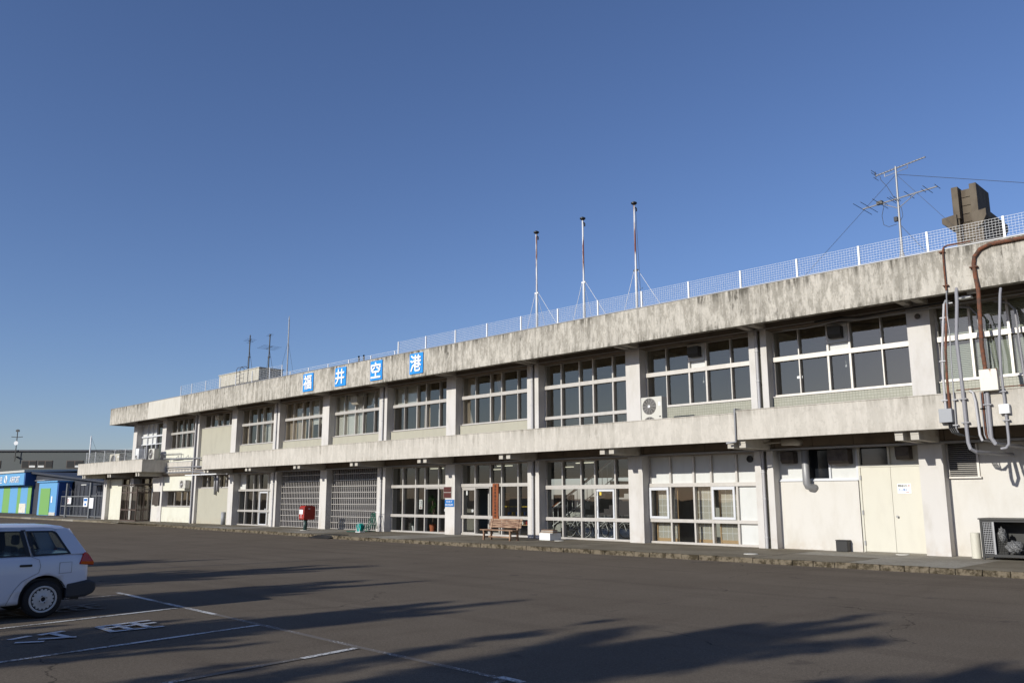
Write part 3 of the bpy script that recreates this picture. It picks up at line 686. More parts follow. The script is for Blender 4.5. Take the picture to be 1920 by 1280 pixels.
bx('notice_board', 'hood', T, -65.1, -63.95, D-.10, D-.05, 1.35, 2.35)

# ------------------------------------------------------------------ ventilation hoods and ducts on the wall
def hood(x0, x1, z0, z1, dep, y=G-.03, mt='hood'):
    q = MB().prism([(y, z1), (y, z0), (y-dep*.75, z0-.02), (y-dep, z0+.10), (y-dep, z1)], 'x', x0, x1)
    q.build('vent_hood', mt, T, bev=.008)
hood(-14.0, -13.52, 3.0, 3.38, .35); hood(-12.30, -11.62, 2.93, 3.40, .42); hood(-10.15, -9.73, 3.02, 3.40, .34)
hood(cr(1)+2.17, cr(1)+2.62, 7.12, 7.50, .35, mt='dark_metal'); hood(cr(2)+2.15, cr(2)+2.62, 7.12, 7.50, .35, mt='dark_metal')
bx('panel', 'panel_w', T, cr(1)+2.06, cr(1)+2.74, G-.11, G-.07, 6.98, 7.62); bx('panel', 'panel_w', T, cr(2)+2.06, cr(2)+2.74, G-.11, G-.07, 6.98, 7.62)
hood(cr(6)+2.15, cr(6)+2.75, 7.0, 7.42, .5, mt='beigebox'); hood(cr(9)+2.15, cr(9)+2.65, 7.2, 7.5, .4, mt='beigebox')
MB().tube([(-13.11, G-.35, 3.60), (-13.11, G-.35, 2.32), (-13.08, G-.32, 2.22), (-12.98, G-.2, 2.17), (-12.92, G-.06, 2.16)], .125, 20).build('exhaust_duct', 'grey_metal', T, smooth=True)
MB().tube([(-13.11, G-.35, 3.66), (-13.25, D-.35, 3.68), (-13.6, D-.5, 3.68)], .12, 18).tube([(-13.6, D-.5, 3.68), (-14.2, D-.55, 3.66)], .03).build('exhaust_duct', 'beam', T, smooth=True)
MB().tube([(-55.6, D-.9, 3.42), (-55.6, D-.55, 3.5), (-55.5, G-.45, 3.35), (-55.45, G-.40, 3.0), (-55.4, G-.38, 2.1)], .09, 12).build('exhaust_duct', 'grey_metal', T, smooth=True)
MB().tube([(-55.1, G-.4, 3.4), (-55.1, G-.38, 2.3)], .09, 12).build('exhaust_duct', 'grey_pipe', T, smooth=True)
MB().lathe([(.12, -.0), (.12, -.05), (.085, -.06), (.085, -.01)], (-15.33, G-.03, 3.2), 'y', 20).build('round_vent', 'dark_metal', T)
MB().tube([(-54.0, G-.40, .14), (-54.0, G-.40, .95)], .14, 16).build('gas_cylinder', 'grey_box', T, smooth=True); T.children[-1].name = 'standpipe'

# ------------------------------------------------------------------ conduits at the right hand end
def pipe(name, pts, r, mt, clamps=()):
    q = MB().tube(pts, r, 10)
    for (x, y, z) in clamps: q.box(x-r-.05, x+r+.05, y-r-.02, y+r+.02, z-.015, z+.015)
    return q.build(name, mt, T, smooth=False)
yq, yr = YQ-.07, YR-.06
def pt(x, z, y=yq): return (x, y, z)
pipe('rusty_pipe', [pt(XE, 9.02, yr), pt(-5.9, 8.83, yr), pt(-6.45, 8.83, yr), pt(-6.72, 8.74, yr), pt(-6.88, 8.55, yr), pt(-6.92, 8.35, yr), pt(-6.91, 8.0, yr), pt(-6.86, 7.55, yr-.04), pt(-6.80, 5.9), pt(-6.77, 5.2)], .055, 'rust', [pt(-6.92, 8.25, yr)])
pipe('conduit', [pt(-7.45, 7.75, yr+.1), pt(-7.44, 7.62, yr), pt(-7.42, 7.3, yr-.1), pt(-7.42, 6.2, yq-.0), pt(-7.39, 4.7), pt(-7.39, 3.72), pt(-7.38, 3.3), pt(-7.34, 3.14), pt(-7.25, 3.06, yq+.12), pt(-7.1, 3.05, YQ+.6), pt(-6.95, 3.06, G-.1)], .048, 'grey_pipe', [pt(-7.4, 4.5), pt(-7.39, 3.85)])
pipe('conduit', [pt(-7.80, 7.3, yr), pt(-7.76, 7.42, yr+.05), pt(-7.74, 7.42, yr+.3)], .035, 'grey_metal')
pipe('conduit', [pt(-7.80, 7.32, yr), pt(-7.82, 5.9), pt(-7.86, 5.2), pt(-7.87, 4.25)], .034, 'pale_pipe', [pt(-7.82, 6.9, yr-.1), pt(-7.83, 5.6), pt(-7.87, 4.5)])
pipe('conduit', [pt(-7.72, 7.32, yr), pt(-7.73, 5.9), pt(-7.76, 5.2), pt(-7.77, 4.25)], .034, 'rust')
bx('junction_box', 'grey_box', T, -8.03, -7.69, YQ-.20, YQ-.022, 3.88, 4.26, bev=.01)
for k in range(3): pipe('cable', [pt(-7.82+k*.05, 3.9, yq-.03), pt(-7.82+k*.05, 3.72), pt(-7.76+k*.05, 3.6), pt(-7.6+k*.05, 3.52, yq+.05), pt(-7.3, 3.5, yq+.6)], .02, 'black')
pipe('rusty_pipe', [pt(-6.95, 9.02, yr+.02), pt(-7.55, 9.03, yr+.02), pt(-7.66, 9.0, yr+.02), pt(-7.69, 8.9, yr), pt(-7.70, 8.4, yr), pt(-7.70, 7.7, yr)], .026, 'rust', [pt(-7.72, 8.86, yr), pt(-7.7, 7.85, yr)])
pipe('conduit', [pt(-7.70, 7.7, yr), pt(-7.60, 6.85), pt(-7.58, 6.4), pt(-7.61, 5.6), pt(-7.63, 4.7), pt(-7.65, 3.7), pt(-7.62, 3.6, yq+.05)], .018, 'grey_metal', [pt(-7.60, 7.3, yr-.1), pt(-7.62, 4.5), pt(-7.65, 3.8)])
bx('junction_box', 'cream_box', T, -6.90, -6.46, YQ-.24, YQ-.03, 4.66, 5.24, bev=.01, label='rust stained cream junction box')
pipe('conduit', [pt(-6.33, 7.55, yr+.1), pt(-6.34, 7.35, yr), pt(-6.36, 6.0), pt(-6.40, 5.2), pt(-6.39, 4.28)], .036, 'grey_pipe', [pt(-6.4, 4.62)])
bx('junction_box', 'white_metal', T, -6.53, -6.28, YQ-.16, YQ-.022, 4.03, 4.28, bev=.01)
pipe('conduit', [pt(-6.39, 4.04), pt(-6.39, 3.4), pt(-6.40, 3.22), pt(-6.47, 3.13), pt(-6.60, 3.11)], .036, 'grey_pipe', [pt(-6.39, 3.85)])
pipe('conduit', [pt(-7.22, 4.72), pt(-7.14, 4.66), pt(-7.10, 4.4), pt(-7.09, 4.1), pt(-7.07, 3.5), pt(-7.03, 3.36), pt(-6.9, 3.33, G-.4)], .034, 'pale_pipe')
pipe('conduit', [pt(-6.79, 4.66), pt(-6.80, 3.87), pt(-6.80, 3.4), pt(-6.72, 3.25), pt(-6.5, 3.24, G-.3)], .052, 'grey_pipe', [pt(-6.8, 4.3)])
for k in range(3): pipe('conduit', [pt(-6.96+k*.05, 4.66), pt(-6.96+k*.045, 3.5), pt(-6.93+k*.04, 3.4), pt(-6.9, 3.38, G-.5)], .016, 'rust' if k == 1 else 'grey_metal', [pt(-6.93, 4.2)])
pipe('rail', [pt(-7.56, 4.76, yq+.02), pt(-6.9, 4.76, yq+.02)], .016, 'rust'); pipe('rail', [pt(-6.46, 4.75, yq+.02), pt(-2, 4.75, yq+.02)], .016, 'rust')
pipe('conduit', [(-13.5, D-.10, 7.55), (-12.6, D-.10, 7.52), (-11.5, D-.12, 7.62), (-10.9, D-.12, 7.55), (-10.6, D-.12, 7.54), (-6, D-.12, 7.60), (2, D-.12, 7.62)], .028, 'grey_metal')
pipe('cable', [(-12.3, D-.2, 7.66), (-11.4, D-.2, 7.68), (-10.8, D-.2, 7.58), (-9.8, D-.2, 7.63), (-7.8, D-.2, 7.66)], .03, 'black')
for (x_, mt) in ((-7.9, 'grey_pipe'), (-6.9, 'grey_pipe')): pipe('conduit', [(x_, G-.55, 7.5), (x_+.35, G-.5, 7.42), (x_+.5, G-.42, 7.2), (x_+.52, G-.3, 5.3), (x_+.52, G-.3, 4.1)], .03, mt)
MB().box(-7.55, -7.20, YR+.35, YR+.6, 7.50, 7.56).box(-7.3, -7.0, YR+.4, YR+.5, 7.62, 7.70).build('bracket_lamp', 'white_metal', T)
for (x_) in (-9.05,): MB().lathe([(.07, 0), (.09, -.06), (.03, -.10)], (x_, D, 7.38), 'y', 14).build('bracket_lamp', 'hood', T)
# pipes across the stair bay
yd = D-.15
for pts, r in (([(-64.6, 5.05), (-64.5, 5.12), (-60.5, 5.06), (-60.45, 4.66), (-62.2, 4.66)], .03), ([(-64.4, 4.80), (-57.2, 4.62)], .035), ([(-64.85, 3.56), (-64.85, 4.12), (-57.2, 4.03), (-54.6, 4.0)], .045), ([(-63.5, 3.72), (-58.8, 3.70), (-56.5, 3.62), (-54.2, 3.56)], .05), ([(-63.2, 3.95), (-58.8, 3.92), (-58.0, 3.8), (-53.5, 3.78)], .025), ([(-61.6, 4.66), (-60.9, 4.9), (-60.9, 4.66)], .018), ([(-59.9, 4.66), (-59.3, 4.88), (-59.3, 4.66)], .018)):
    pipe('conduit', [(p[0], yd, p[1]) for p in pts], r, 'grey_metal')
for k in range(9): MB().tube([(-63.2+k*.5, yd, 3.72), (-63.2+k*.5, yd, 3.95)], .012, 6).build('hanger', 'dark_metal', T)
pipe('downpipe', [(-58.55, D-.08, .13), (-58.55, D-.08, 7.7)], .055, 'pale_pipe')
# deep gutter/box over the start of the main balcony
bx('cable_tray', 'white_metal', T, -58.0, -52.6, D-.9, D-.6, 3.40, 3.46)
for k in range(2): MB().lathe([(.04, 0), (.04, -.03)], (-44.2+k*6.1, YR-.0, 0), 'y', 8)
# small roof vents
for xx in (-37.5, -37.05): MB().tube([(xx, YR+.5, 8.6), (xx, YR+.5, 9.30), (xx+.04, YR+.45, 9.36), (xx+.14, YR+.4, 9.34)], .045, 8).build('roof_vent', 'black', T)

# ------------------------------------------------------------------ signs of the terminal
for ch, xa, xb, w in (('福', -42.13, -41.09, 'leftmost of the four, bearing 福'), ('井', -38.9, -37.88, 'second from the left, bearing 井'), ('空', -35.66, -34.66, 'third from the left, bearing 空'), ('港', -32.42, -31.40, 'rightmost of the four, bearing 港')):
    s_ = thing('name_sign', f'blue square roof sign with a white character, {w}', 'sign', ((xa+xb)/2, YR-.03, 8.30), 'blue character signs on the roof fascia')
    bx('board', 'blue', s_, xa, xb, YR-.05, YR-.004, 7.80, 8.81)
    text('character', ch, 'white', s_, (xa+xb)/2, YR-.055, 8.32, .80, .80, extrude=.03, bold=.032)
s_ = thing('plank_sign', 'tall orange-brown wooden plank with a vertical name beside the bench', 'sign', (-28.22, G-.2, 1.7))
bx('board', 'plankwood', s_, -28.42, -28.04, G-.20, G-.15, .88, 2.50, bev=.006)
for k, ch in enumerate('福井県福井空港事務所'): text('character', ch, 'black', s_, -28.23, G-.202, 2.38-k*.150, .13, .115, extrude=.003, bold=.006)
s_ = thing('name_plate', 'pair of dark red name plates high on the entrance column', 'sign', (-31.17, D-.02, 2.1))
for (za, zb) in ((2.13, 2.37), (1.86, 2.10)):
    p = bx('plate', 'brown_plate', s_, -31.47, -30.93, D-.03, D-.008, za, zb)
    bx('plate_frame', 'frame', s_, -31.49, -30.91, D-.02, D-.003, za-.018, zb+.018)
text('lettering', '福 井 空 港', 'hood', s_, -31.2, D-.031, 2.25, .40, .07)
s_ = thing('office_sign', 'blue office sign with white lettering under the dark red plates', 'sign', (-31.15, D-.02, 1.6))
bx('board', 'navy_blue', s_, -31.37, -30.72, D-.03, D-.003, 1.44, 1.77); 
text('lettering', '気 象 庁', 'white', s_, -31.05, D-.031, 1.675, .42, .085, bold=.01); text('lettering', '福井空港出張所', 'white', s_, -31.05, D-.031, 1.53, .56, .085, bold=.01)
s_ = thing('paper_notice', 'white paper notice with black, red and blue characters on the cream door', 'notice', (-10.05, G-.12, 2.13))
bx('sheet', 'white', s_, -10.25, -9.84, G-.114, G-.111, 1.97, 2.27)
text('lettering', '関係者以外', 'black', s_, -10.09, G-.115, 2.20, .27, .08, bold=.01); text('lettering', 'の', 'red', s_, -9.90, G-.115, 2.20, .07, .08, bold=.01); text('lettering', '立入禁止', 'navy_blue', s_, -10.08, G-.115, 2.08, .27, .08, bold=.01); bx('lettering', 'red', s_, -10.0, -9.90, G-.1155, G-.1145, 1.995, 2.01)
s_ = thing('window_poster', 'white upright poster with a red mark inside the lobby window', 'poster', (-33.87, G+.05, 1.55))
bx('sheet', 'white', s_, -34.0, -33.75, G+.03, G+.033, 1.30, 1.77)
text('lettering', '喫\n煙\n所', 'black', s_, -33.85, G+.028, 1.58, .08, .28); bx('lettering', 'red', s_, -33.93, -33.82, G+.0275, G+.029, 1.35, 1.40)
s_ = bx('wall_poster', 'navy_blue', None, -35.5, -35.2, 31.47, 31.485, 1.5, 2.1); tag(s_, 'dark blue poster on the lobby back wall seen through the glass', 'poster')
s_ = bx('door_notice', 'white', None, x4+.30, x4+.40, G-.036, G-.033, 1.98, 2.18); tag(s_, 'small white notice stuck high on the open entrance door', 'notice')

s_ = bx('window_tag', 'white', None, -13.37, -13.17, G-.02, G-.012, 5.91, 5.99); tag(s_, 'small white tag stuck on a lower left pane right of the paired column', 'tag')
for xx, lb in ((-17.30, 'thin pull cord with a white knob in the narrow pane behind the air conditioner window'), (-11.75, 'thin pull cord with a white knob in the narrow pane beside the upper right column')):
    t = thing('pull_cord', lb, 'cord', (xx, G+.3, 6.3), 'pull cords of the upper lamps'); MB().tube([(xx, G+.3, 6.9), (xx, G+.3, 6.25)], .006, 5).build('cord', 'white', t); MB().lathe([(.01, 6.26), (.03, 6.22), (.03, 6.18), (.01, 6.16)], (xx, G+.3, 0), seg=10).build('knob', 'white', t)
# ------------------------------------------------------------------ roof fences
def fence_panel(name, x0, x1, z0, z1, fence, nh=8, vs=.085, y=YR+.15):
    key = (name, round(x1-x0, 2), nh, round(z1-z0, 2))
    if key not in CACHE:
        q = MB(); w = x1-x0; h = z1-z0
        for k in range(nh): q.box(0, w, -.003, .003, h*k/(nh-1)-.003, h*k/(nh-1)+.003)
        n = max(1, int(w/vs))
        for k in range(n+1): q.box(w*k/n-.0017, w*k/n+.0017, -.002, .002, 0, h)
        me = bpy.data.meshes.new(name); me.from_pydata(q.v, [], q.f); me.materials.append(M['white_metal']); CACHE[key] = me
    o = bpy.data.objects.new(name, CACHE[key]); COL.objects.link(o); o.parent = fence; o.location = Vector((x0, y, z0))-fence.location
def fence(xs, z0, z1, label, y=YR+.15, nh=8, vs=.085, pw=.03, nm='roof_fence'):
    f = thing(nm, label, 'fence', (sum(xs)/len(xs), y, z0), None)
    for x_ in xs:
        p = bx('post', 'white_metal', f, x_-pw, x_+pw, y-pw*.8, y+pw*.8, z0-.02, z1+.02); bx('foot_plate', 'white_metal', p, x_-.08, x_+.08, y-.06, y+.06, z0-.02, z0-.008)
    for a, b in zip(xs, xs[1:]): fence_panel('mesh_panel', min(a, b)+pw, max(a, b)-pw, z0+.06, z1, f, nh, vs, y)
    return f
fence([-33.6, -31.43, -29.27, -27.11, -24.97, -22.83, -20.69, -18.55, -16.45, -14.34, -12.26, -10.2, -8.15, -6.11, -4.05, -2, .1, 2.2, 4.3, 6.4, 8.5, 10.6], 8.985, 9.60, 'long white wire mesh fence along the roof edge right of the blue signs')
fence([-58.6, -56.9, -54.8, -52.68, -50.58, -48.46, -46.32, -44.87], 8.985, 9.68, 'short white wire mesh fence on the roof in front of the rooftop box', vs=.3, nh=7, pw=.022)
f = thing('low_roof_rail', 'low white wire rail on short posts above the first three blue signs', 'rail', (-39, YR+.15, 8.97))
for x_ in (-43.9, -41.92, -39.92, -37.93, -35.92, -33.88): bx('post', 'white_metal', f, x_-.025, x_+.025, YR+.13, YR+.17, 8.966, 9.20)
MB().tube([(-44.8, YR+.15, 9.19), (-33.65, YR+.15, 9.19)], .008, 5).tube([(-44.8, YR+.15, 9.09), (-33.65, YR+.15, 9.09)], .006, 5).build('wire', 'white_metal', f)
fence([-74.6, -72.65, -70.7, -68.57, -66.5, -64.6, -62.85], 4.70, 5.55, 'white barred railing on the balcony of the left wing', y=YQ+.12, nh=9, vs=2.6, pw=.02, nm='balcony_railing')

# ------------------------------------------------------------------ flagpoles
def flagpole(x, label, y=YR+.32):
    t = thing('flagpole', label, 'flagpole', (x, y, 8.6), 'flagpoles on the roof edge')
    MB().tube([(x, y, 8.56), (x, y, 10.55), (x, y, 10.6), (x, y, 13.2)], [.055, .05, .038, .034], 12).build('pole', 'pole', t, smooth=True)
    MB().lathe([(.03, 13.2), (.12, 13.27), (.12, 13.31), (.05, 13.35)], (x, y, 0), seg=16).tube([(x+.05, y, 13.1), (x+.10, y, 13.05), (x+.10, y, 12.93)], .03, 6).build('cap', 'black', t)
    MB().box(x-.1, x+.1, y-.03, y+.03, 10.52, 10.58).build('clamp', 'dark_metal' if x > -20 else 'white_metal', t)
    MB().tube([(x-.09, y, 10.55), (x-.72, y+.1, 8.96)], .009, 6).tube([(x+.09, y, 10.55), (x+.95, y+.35, 8.96)], .009, 6).tube([(x-.02, y+.05, 10.5), (x-.25, y+.9, 8.96)], .006, 6).build('stay', 'pole', t)
    return t
flagpole(-24.18, 'bare white flagpole with flaking rust, leftmost of the three')
flagpole(-21.54, 'bare white flagpole with flaking rust, middle one of the three')
fp = flagpole(-18.9, 'bare flagpole with a hanging halyard and dark clamp, rightmost of the three')
MB().tube([(-18.83, YR+.32, 13.0), (-18.72, YR+.32, 9.9), (-18.74, YR+.32, 9.0)], .008, 5).tube([(-18.72, YR+.32, 9.75), (-18.6, YR+.32, 9.82), (-18.62, YR+.32, 9.75)], .006, 5).build('halyard', 'rope', fp)
t = thing('white_mast', 'thin white mast on the left wing balcony behind its railing', 'mast', (-74.2, YQ+.2, 4.6))
MB().tube([(-74.2, YQ+.2, 4.3), (-74.2, YQ+.2, 6.95)], .05, 10).build('pole', 'white_metal', t, smooth=True)
MB().tube([(-74.2, YQ+.2, 6.85), (-78, YQ+2.5, 5.0)], .008, 5).build('stay', 'rope', t)

# ------------------------------------------------------------------ antennas
def yagi(q, c, x0, x1, z0, z1, y, n, ln0, ln1, r=.012):
    q.tube([(x0, y, z0), (x1, y, z1)], .022, 6)
    for k in range(n):
        f_ = k/(n-1); x_ = x0+(x1-x0)*f_; z_ = z0+(z1-z0)*f_; L = ln0+(ln1-ln0)*f_
        c.tube([(x_, y-L/2, z_), (x_, y+L/2, z_)], r, 5)
t = thing('television_antenna', 'two-tiered television antenna with guy wires on the roof at the right', 'antenna', (-8.98, 26.1, 8.9))
y = 26.1
MB().tube([(-8.99, y, 8.6), (-8.97, y, 10.2), (-8.95, y, 11.98)], [.045, .035, .03], 10).tube([(-9.07, y, 8.95), (-8.99, y, 9.35)], .03, 6).tube([(-8.90, y, 8.95), (-8.99, y, 9.35)], .03, 6).build('mast', 'grey_metal', t)
b, c = MB(), MB(); yagi(b, c, -9.57, -8.06, 11.84, 12.03, y, 17, .16, .12, .006)
b.tube([(-9.3, y, 11.86), (-9.3, y, 11.74), (-8.60, y, 11.83), (-8.60, y, 11.95)], .012, 5)
c.tube([(-9.57, y, 11.84), (-9.6, y, 11.98)], .01, 5); c.tube([(-9.62, y-.22, 11.98), (-9.62, y+.22, 11.98)], .008, 5); c.tube([(-9.62, y-.22, 11.90), (-9.62, y+.22, 11.90)], .008, 5)
c.tube([(-9.57, y-.2, 11.74), (-9.57, y+.2, 11.74)], .008, 5); c.tube([(-9.57, y, 11.74), (-9.57, y, 11.98)], .008, 5)
b.build('boom', 'grey_metal', t); c.build('elements', 'dark_metal', t)
b, c = MB(), MB(); b.tube([(-10.06, y, 10.86), (-7.80, y, 11.02)], .022, 6)
for (x_, L) in ((-10.06, 1.45), (-9.85, 1.35), (-9.5, 1.25), (-9.38, .6), (-9.15, .75), (-9.08, .7), (-8.98, .6), (-8.62, .85), (-8.2, .4), (-8.08, .85), (-7.8, .5)):
    z_ = 10.86+(x_+10.06)*.07; c.tube([(x_, y-L/2, z_), (x_, y+L/2, z_)], .009, 5)
c.box(-9.6, -9.42, y-.06, y+.06, 10.88, 10.98); b.tube([(-9.45, y, 10.88), (-8.97, y, 10.62)], .014, 5).tube([(-8.97, y, 10.62), (-8.4, y, 10.98)], .014, 5)
b.build('boom', 'grey_metal', t); c.build('elements', 'dark_metal', t)
c = MB().tube([(-9.44, y, 11.8), (-9.42, y, 11.66), (-9.25, y, 11.4), (-9.1, y, 11.05), (-9.0, y, 10.85), (-8.88, y, 10.6), (-8.86, y, 10.35), (-8.95, y, 10.2)], .008, 5).tube([(-9.4, y, 10.8), (-9.48, y, 10.5), (-9.45, y, 10.2), (-9.3, y, 10.1), (-9.05, y, 10.13)], .008, 5); c.box(-9.12, -9.02, y-.05, y+.05, 10.22, 10.36); c.build('cable', 'rope', t)
MB().tube([(-8.95, y, 11.72), (-14.3, y+2.5, 8.9)], .006, 4).tube([(-8.95, y, 11.72), (-6.95, y+.2, 8.98)], .006, 4).tube([(-8.95, y, 11.72), (3.3, y+5.5, 8.8)], .008, 4).tube([(-8.97, y, 10.1), (-8.2, y-.1, 8.97)], .008, 4).build('guy_wire', 'rope', t)
y = 31.0
def small_antenna(x, ztop, label, els, dark='dark_metal', z0=8.6):
    t = thing('roof_antenna', label, 'antenna', (x, y, z0), 'antennas behind the rooftop box')
    MB().tube([(x, y, z0), (x, y, ztop)], .045, 8).build('mast', dark, t)
    q = MB()
    for (dz, L, W_, n) in els:
        q.tube([(x-L/2, y, ztop-dz), (x+L/2, y, ztop-dz+.1)], .02, 5)
        for k in range(n): q.tube([(x-L/2+L*k/(n-1), y-W_/2, ztop-dz+.1*k/(n-1)), (x-L/2+L*k/(n-1), y+W_/2, ztop-dz+.1*k/(n-1))], .009, 4)
    q.build('elements', dark, t)
    MB().tube([(x, y, ztop-1.1), (x-1, y+.2, 9)], .012, 4).tube([(x, y, ztop-1.1), (x+.9, y+.3, 9)], .012, 4).box(x-.12, x+.12, y-.04, y+.04, ztop-1.75, ztop-1.68).build('guy_wire', 'rope', t)
    return t
small_antenna(-58.72, 14.1, 'small antenna with short crossed arms, left of the two beside the rooftop box', [(.45, .5, .8, 3), (.6, .3, .4, 2)])
small_antenna(-55.73, 13.75, 'small antenna with long spread arms, right of the two beside the rooftop box', [(.12, .35, .4, 3), (1.05, .9, 1.5, 4)])
t = thing('lightning_rod', 'tall thin lightning rod on the roof left of the blue signs', 'mast', (-53.1, y, 8.6))
MB().tube([(-53.06, y, 8.5), (-53.1, y, 12.9), (-53.13, y, 14.5), (-53.13, y, 14.75)], [.05, .045, .04, .01], 8).build('rod', 'grey_box', t)
MB().tube([(-53.12, y, 12.9), (-54.6, y, 9.5)], .008, 4).tube([(-53.12, y, 12.9), (-51.9, y, 9.5)], .008, 4).build('guy_wire', 'rope', t)
# rooftop box
t = thing('rooftop_box', 'pale boxy rooftop housing raised behind the short roof fence', 'rooftop unit', (-60, 32, 8.5))
MB().box(-63.4, -57.1, 31, 33, 10.5, 11.42).build('housing', 'beigebox', t, bev=.02); bx('plinth', 'hood', t, -62.9, -57.5, 31.3, 32.8, 8.5, 10.5)
bx('lid', 'lightroof', t, -63.5, -57.0, 30.95, 33.05, 11.422, 11.47); bx('housing', 'grey_box', t, -56.9, -52.5, 33.2, 36, 8.5, 10.95)
for k in (0, 1): MB().tube([(-60+k*.55, 30.7, 8.6), (-60+k*.55, 30.7, 11.5), (-59.9+k*.55, 30.75, 11.68), (-59.7+k*.55, 31.0, 11.72), (-59.55+k*.55, 31.3, 11.45)], .022, 6).build('ladder_rail', 'hood', t)
for k in range(9): MB().tube([(-60, 30.7, 8.9+k*.3), (-59.45, 30.7, 8.9+k*.3)], .014, 5).build('rung', 'hood', t)
# brown concrete shaft
t = thing('concrete_shaft', 'dark brown concrete shaft with flared shoulders rising behind the roof at the right', 'tower', (-8.6, 32, 8.5))
MB().box(-9.12, -8.90, 31.98, 33.3, 11.70, 12.90).box(-9.10, -8.94, 32.02, 33.3, 8.5, 11.70).build('pier', 'tower', t, bev=.01)
MB().box(-8.52, -8.29, 31.98, 33.5, 11.72, 12.90).box(-8.50, -8.20, 32.02, 33.5, 8.5, 11.72).build('pier', 'tower', t, bev=.01)
MB().prism([(-9.50, 11.60), (-9.50, 11.80), (-9.0, 11.86), (-9.0, 11.22), (-9.12, 11.28)], 'y', 31.90, 33.2).build('shoulder', 'tower', t, bev=.01)
MB().prism([(-8.56, 11.62), (-8.56, 11.80), (-8.04, 11.86), (-8.04, 11.62), (-8.20, 11.30), (-8.4, 11.22)], 'y', 31.90, 34.6).build('shoulder', 'tower', t, bev=.01)
for k in range(14): bx('panel', 'tower', t, -8.94, -8.50, 32.25, 32.35, 8.5+k*.31, 8.5+k*.31+.285)
bx('core', 'hood', t, -8.96, -8.48, 32.36, 33.2, 8.5, 12.8)

# ------------------------------------------------------------------ air conditioners
def ac(x0, x1, y0, y1, z0, z1, label, fans=2, mt='ac', group='air conditioner outdoor units'):
    t = thing('air_conditioner', label, 'air conditioner', ((x0+x1)/2, (y0+y1)/2, z0), group)
    bx('casing', mt, t, x0, x1, y0, y1, z0, z1, bev=.015)
    w = (x1-x0); cx = x0+w*.40; r = min(w*.36, (z1-z0)/fans*.44)
    for k in range(fans):
        cz = z1-(z1-z0)/fans*(k+.5)
        g_ = MB()
        for j in range(1, 8): g_.ring((cx, y0-.012, cz), 'y', r*j/7.5, .006, 22, 4)
        for j in range(12): a = j*math.pi/6; g_.tube([(cx+.05*math.cos(a), y0-.012, cz+.05*math.sin(a)), (cx+r*math.cos(a), y0-.012, cz+r*math.sin(a))], .005, 4)
        gr_ = g_.build('fan_grille', 'frame', t)
        MB().lathe([(r, -.002), (r, -.006)], (cx, y0, cz), 'y', 24).build('fan_opening', 'dark_metal', t); MB().lathe([(.05, -.014), (.05, -.026)], (cx, y0, cz), 'y', 12).build('fan_hub', 'white_metal', t)
    bx('label_plate', 'white_metal', t, x0+w*.84, x0+w*.94, y0-.004, y0-.001, z1-.25*(z1-z0), z1-.15*(z1-z0)); bx('handle', 'dark_metal', t, x0+w*.86, x0+w*.95, y0-.004, y0-.001, z0+.45*(z1-z0), z0+.48*(z1-z0))
    return t
ac(-18.57, -17.65, YQ+.40, YQ+.75, 4.12, 5.50, 'large twin-fan beige air conditioner on the balcony beside a column')
ac(-64.55, -63.55, D-.85, D-.5, 4.72, 5.52, 'beige air conditioner at the right end of the left wing balcony', 1)
ac(-60.05, -59.05, D-.35, D-.02, 2.55, 3.13, 'beige air conditioner fixed to the cream wall of the stair bay', 1)
ac(-72.8, -70.8, YQ+1.3, YQ+1.9, 4.10, 5.42, 'wide louvred beige unit behind the left wing railing', 1, mt='beigebox', group=None)
ac(-66.9, -66.2, YQ+1.0, YQ+1.5, 4.10, 5.62, 'tall narrow white unit behind the left wing railing', 1, mt='white_metal', group=None)

# ------------------------------------------------------------------ bench
t = thing('bench', 'weathered slatted wooden bench under the plank sign', 'bench', (-25.3, 25.1, ZP))
bx0, bx1, by = -26.32, -24.40, 24.72
for k in range(4): bx('seat_slat', 'benchwood', t, bx0, bx1, by+k*.115, by+k*.115+.10, .53, .57, bev=.006)
for k in range(4):
    z = .635+k*.092; yy = by+.50+k*.025
    MB().prism([(yy, z), (yy+.028, z-.004), (yy+.05, z+.078), (yy+.022, z+.082)], 'x', bx0+.04, bx1).build('back_slat', 'benchwood', t, bev=.004)
for xx in (bx0+.16, bx1-.22):
    MB().prism([(by+.02, ZP), (by+.09, ZP), (by+.12, .53), (by+.04, .53)], 'x', xx, xx+.07).build('leg', 'benchwood', t, bev=.004)
    MB().prism([(by+.46, ZP), (by+.53, ZP), (by+.52, .5), (by+.63, .99), (by+.57, .99), (by+.45, .52)], 'x', xx, xx+.07).build('leg', 'benchwood', t, bev=.004)
    bx('brace', 'benchwood', t, xx+.01, xx+.06, by+.09, by+.47, .24, .30); bx('brace', 'benchwood', t, xx+.005, xx+.065, by+.02, by+.50, .475, .528)
bx('stretcher', 'benchwood', t, bx0+.22, bx1-.2, by+.26, by+.30, .245, .295)
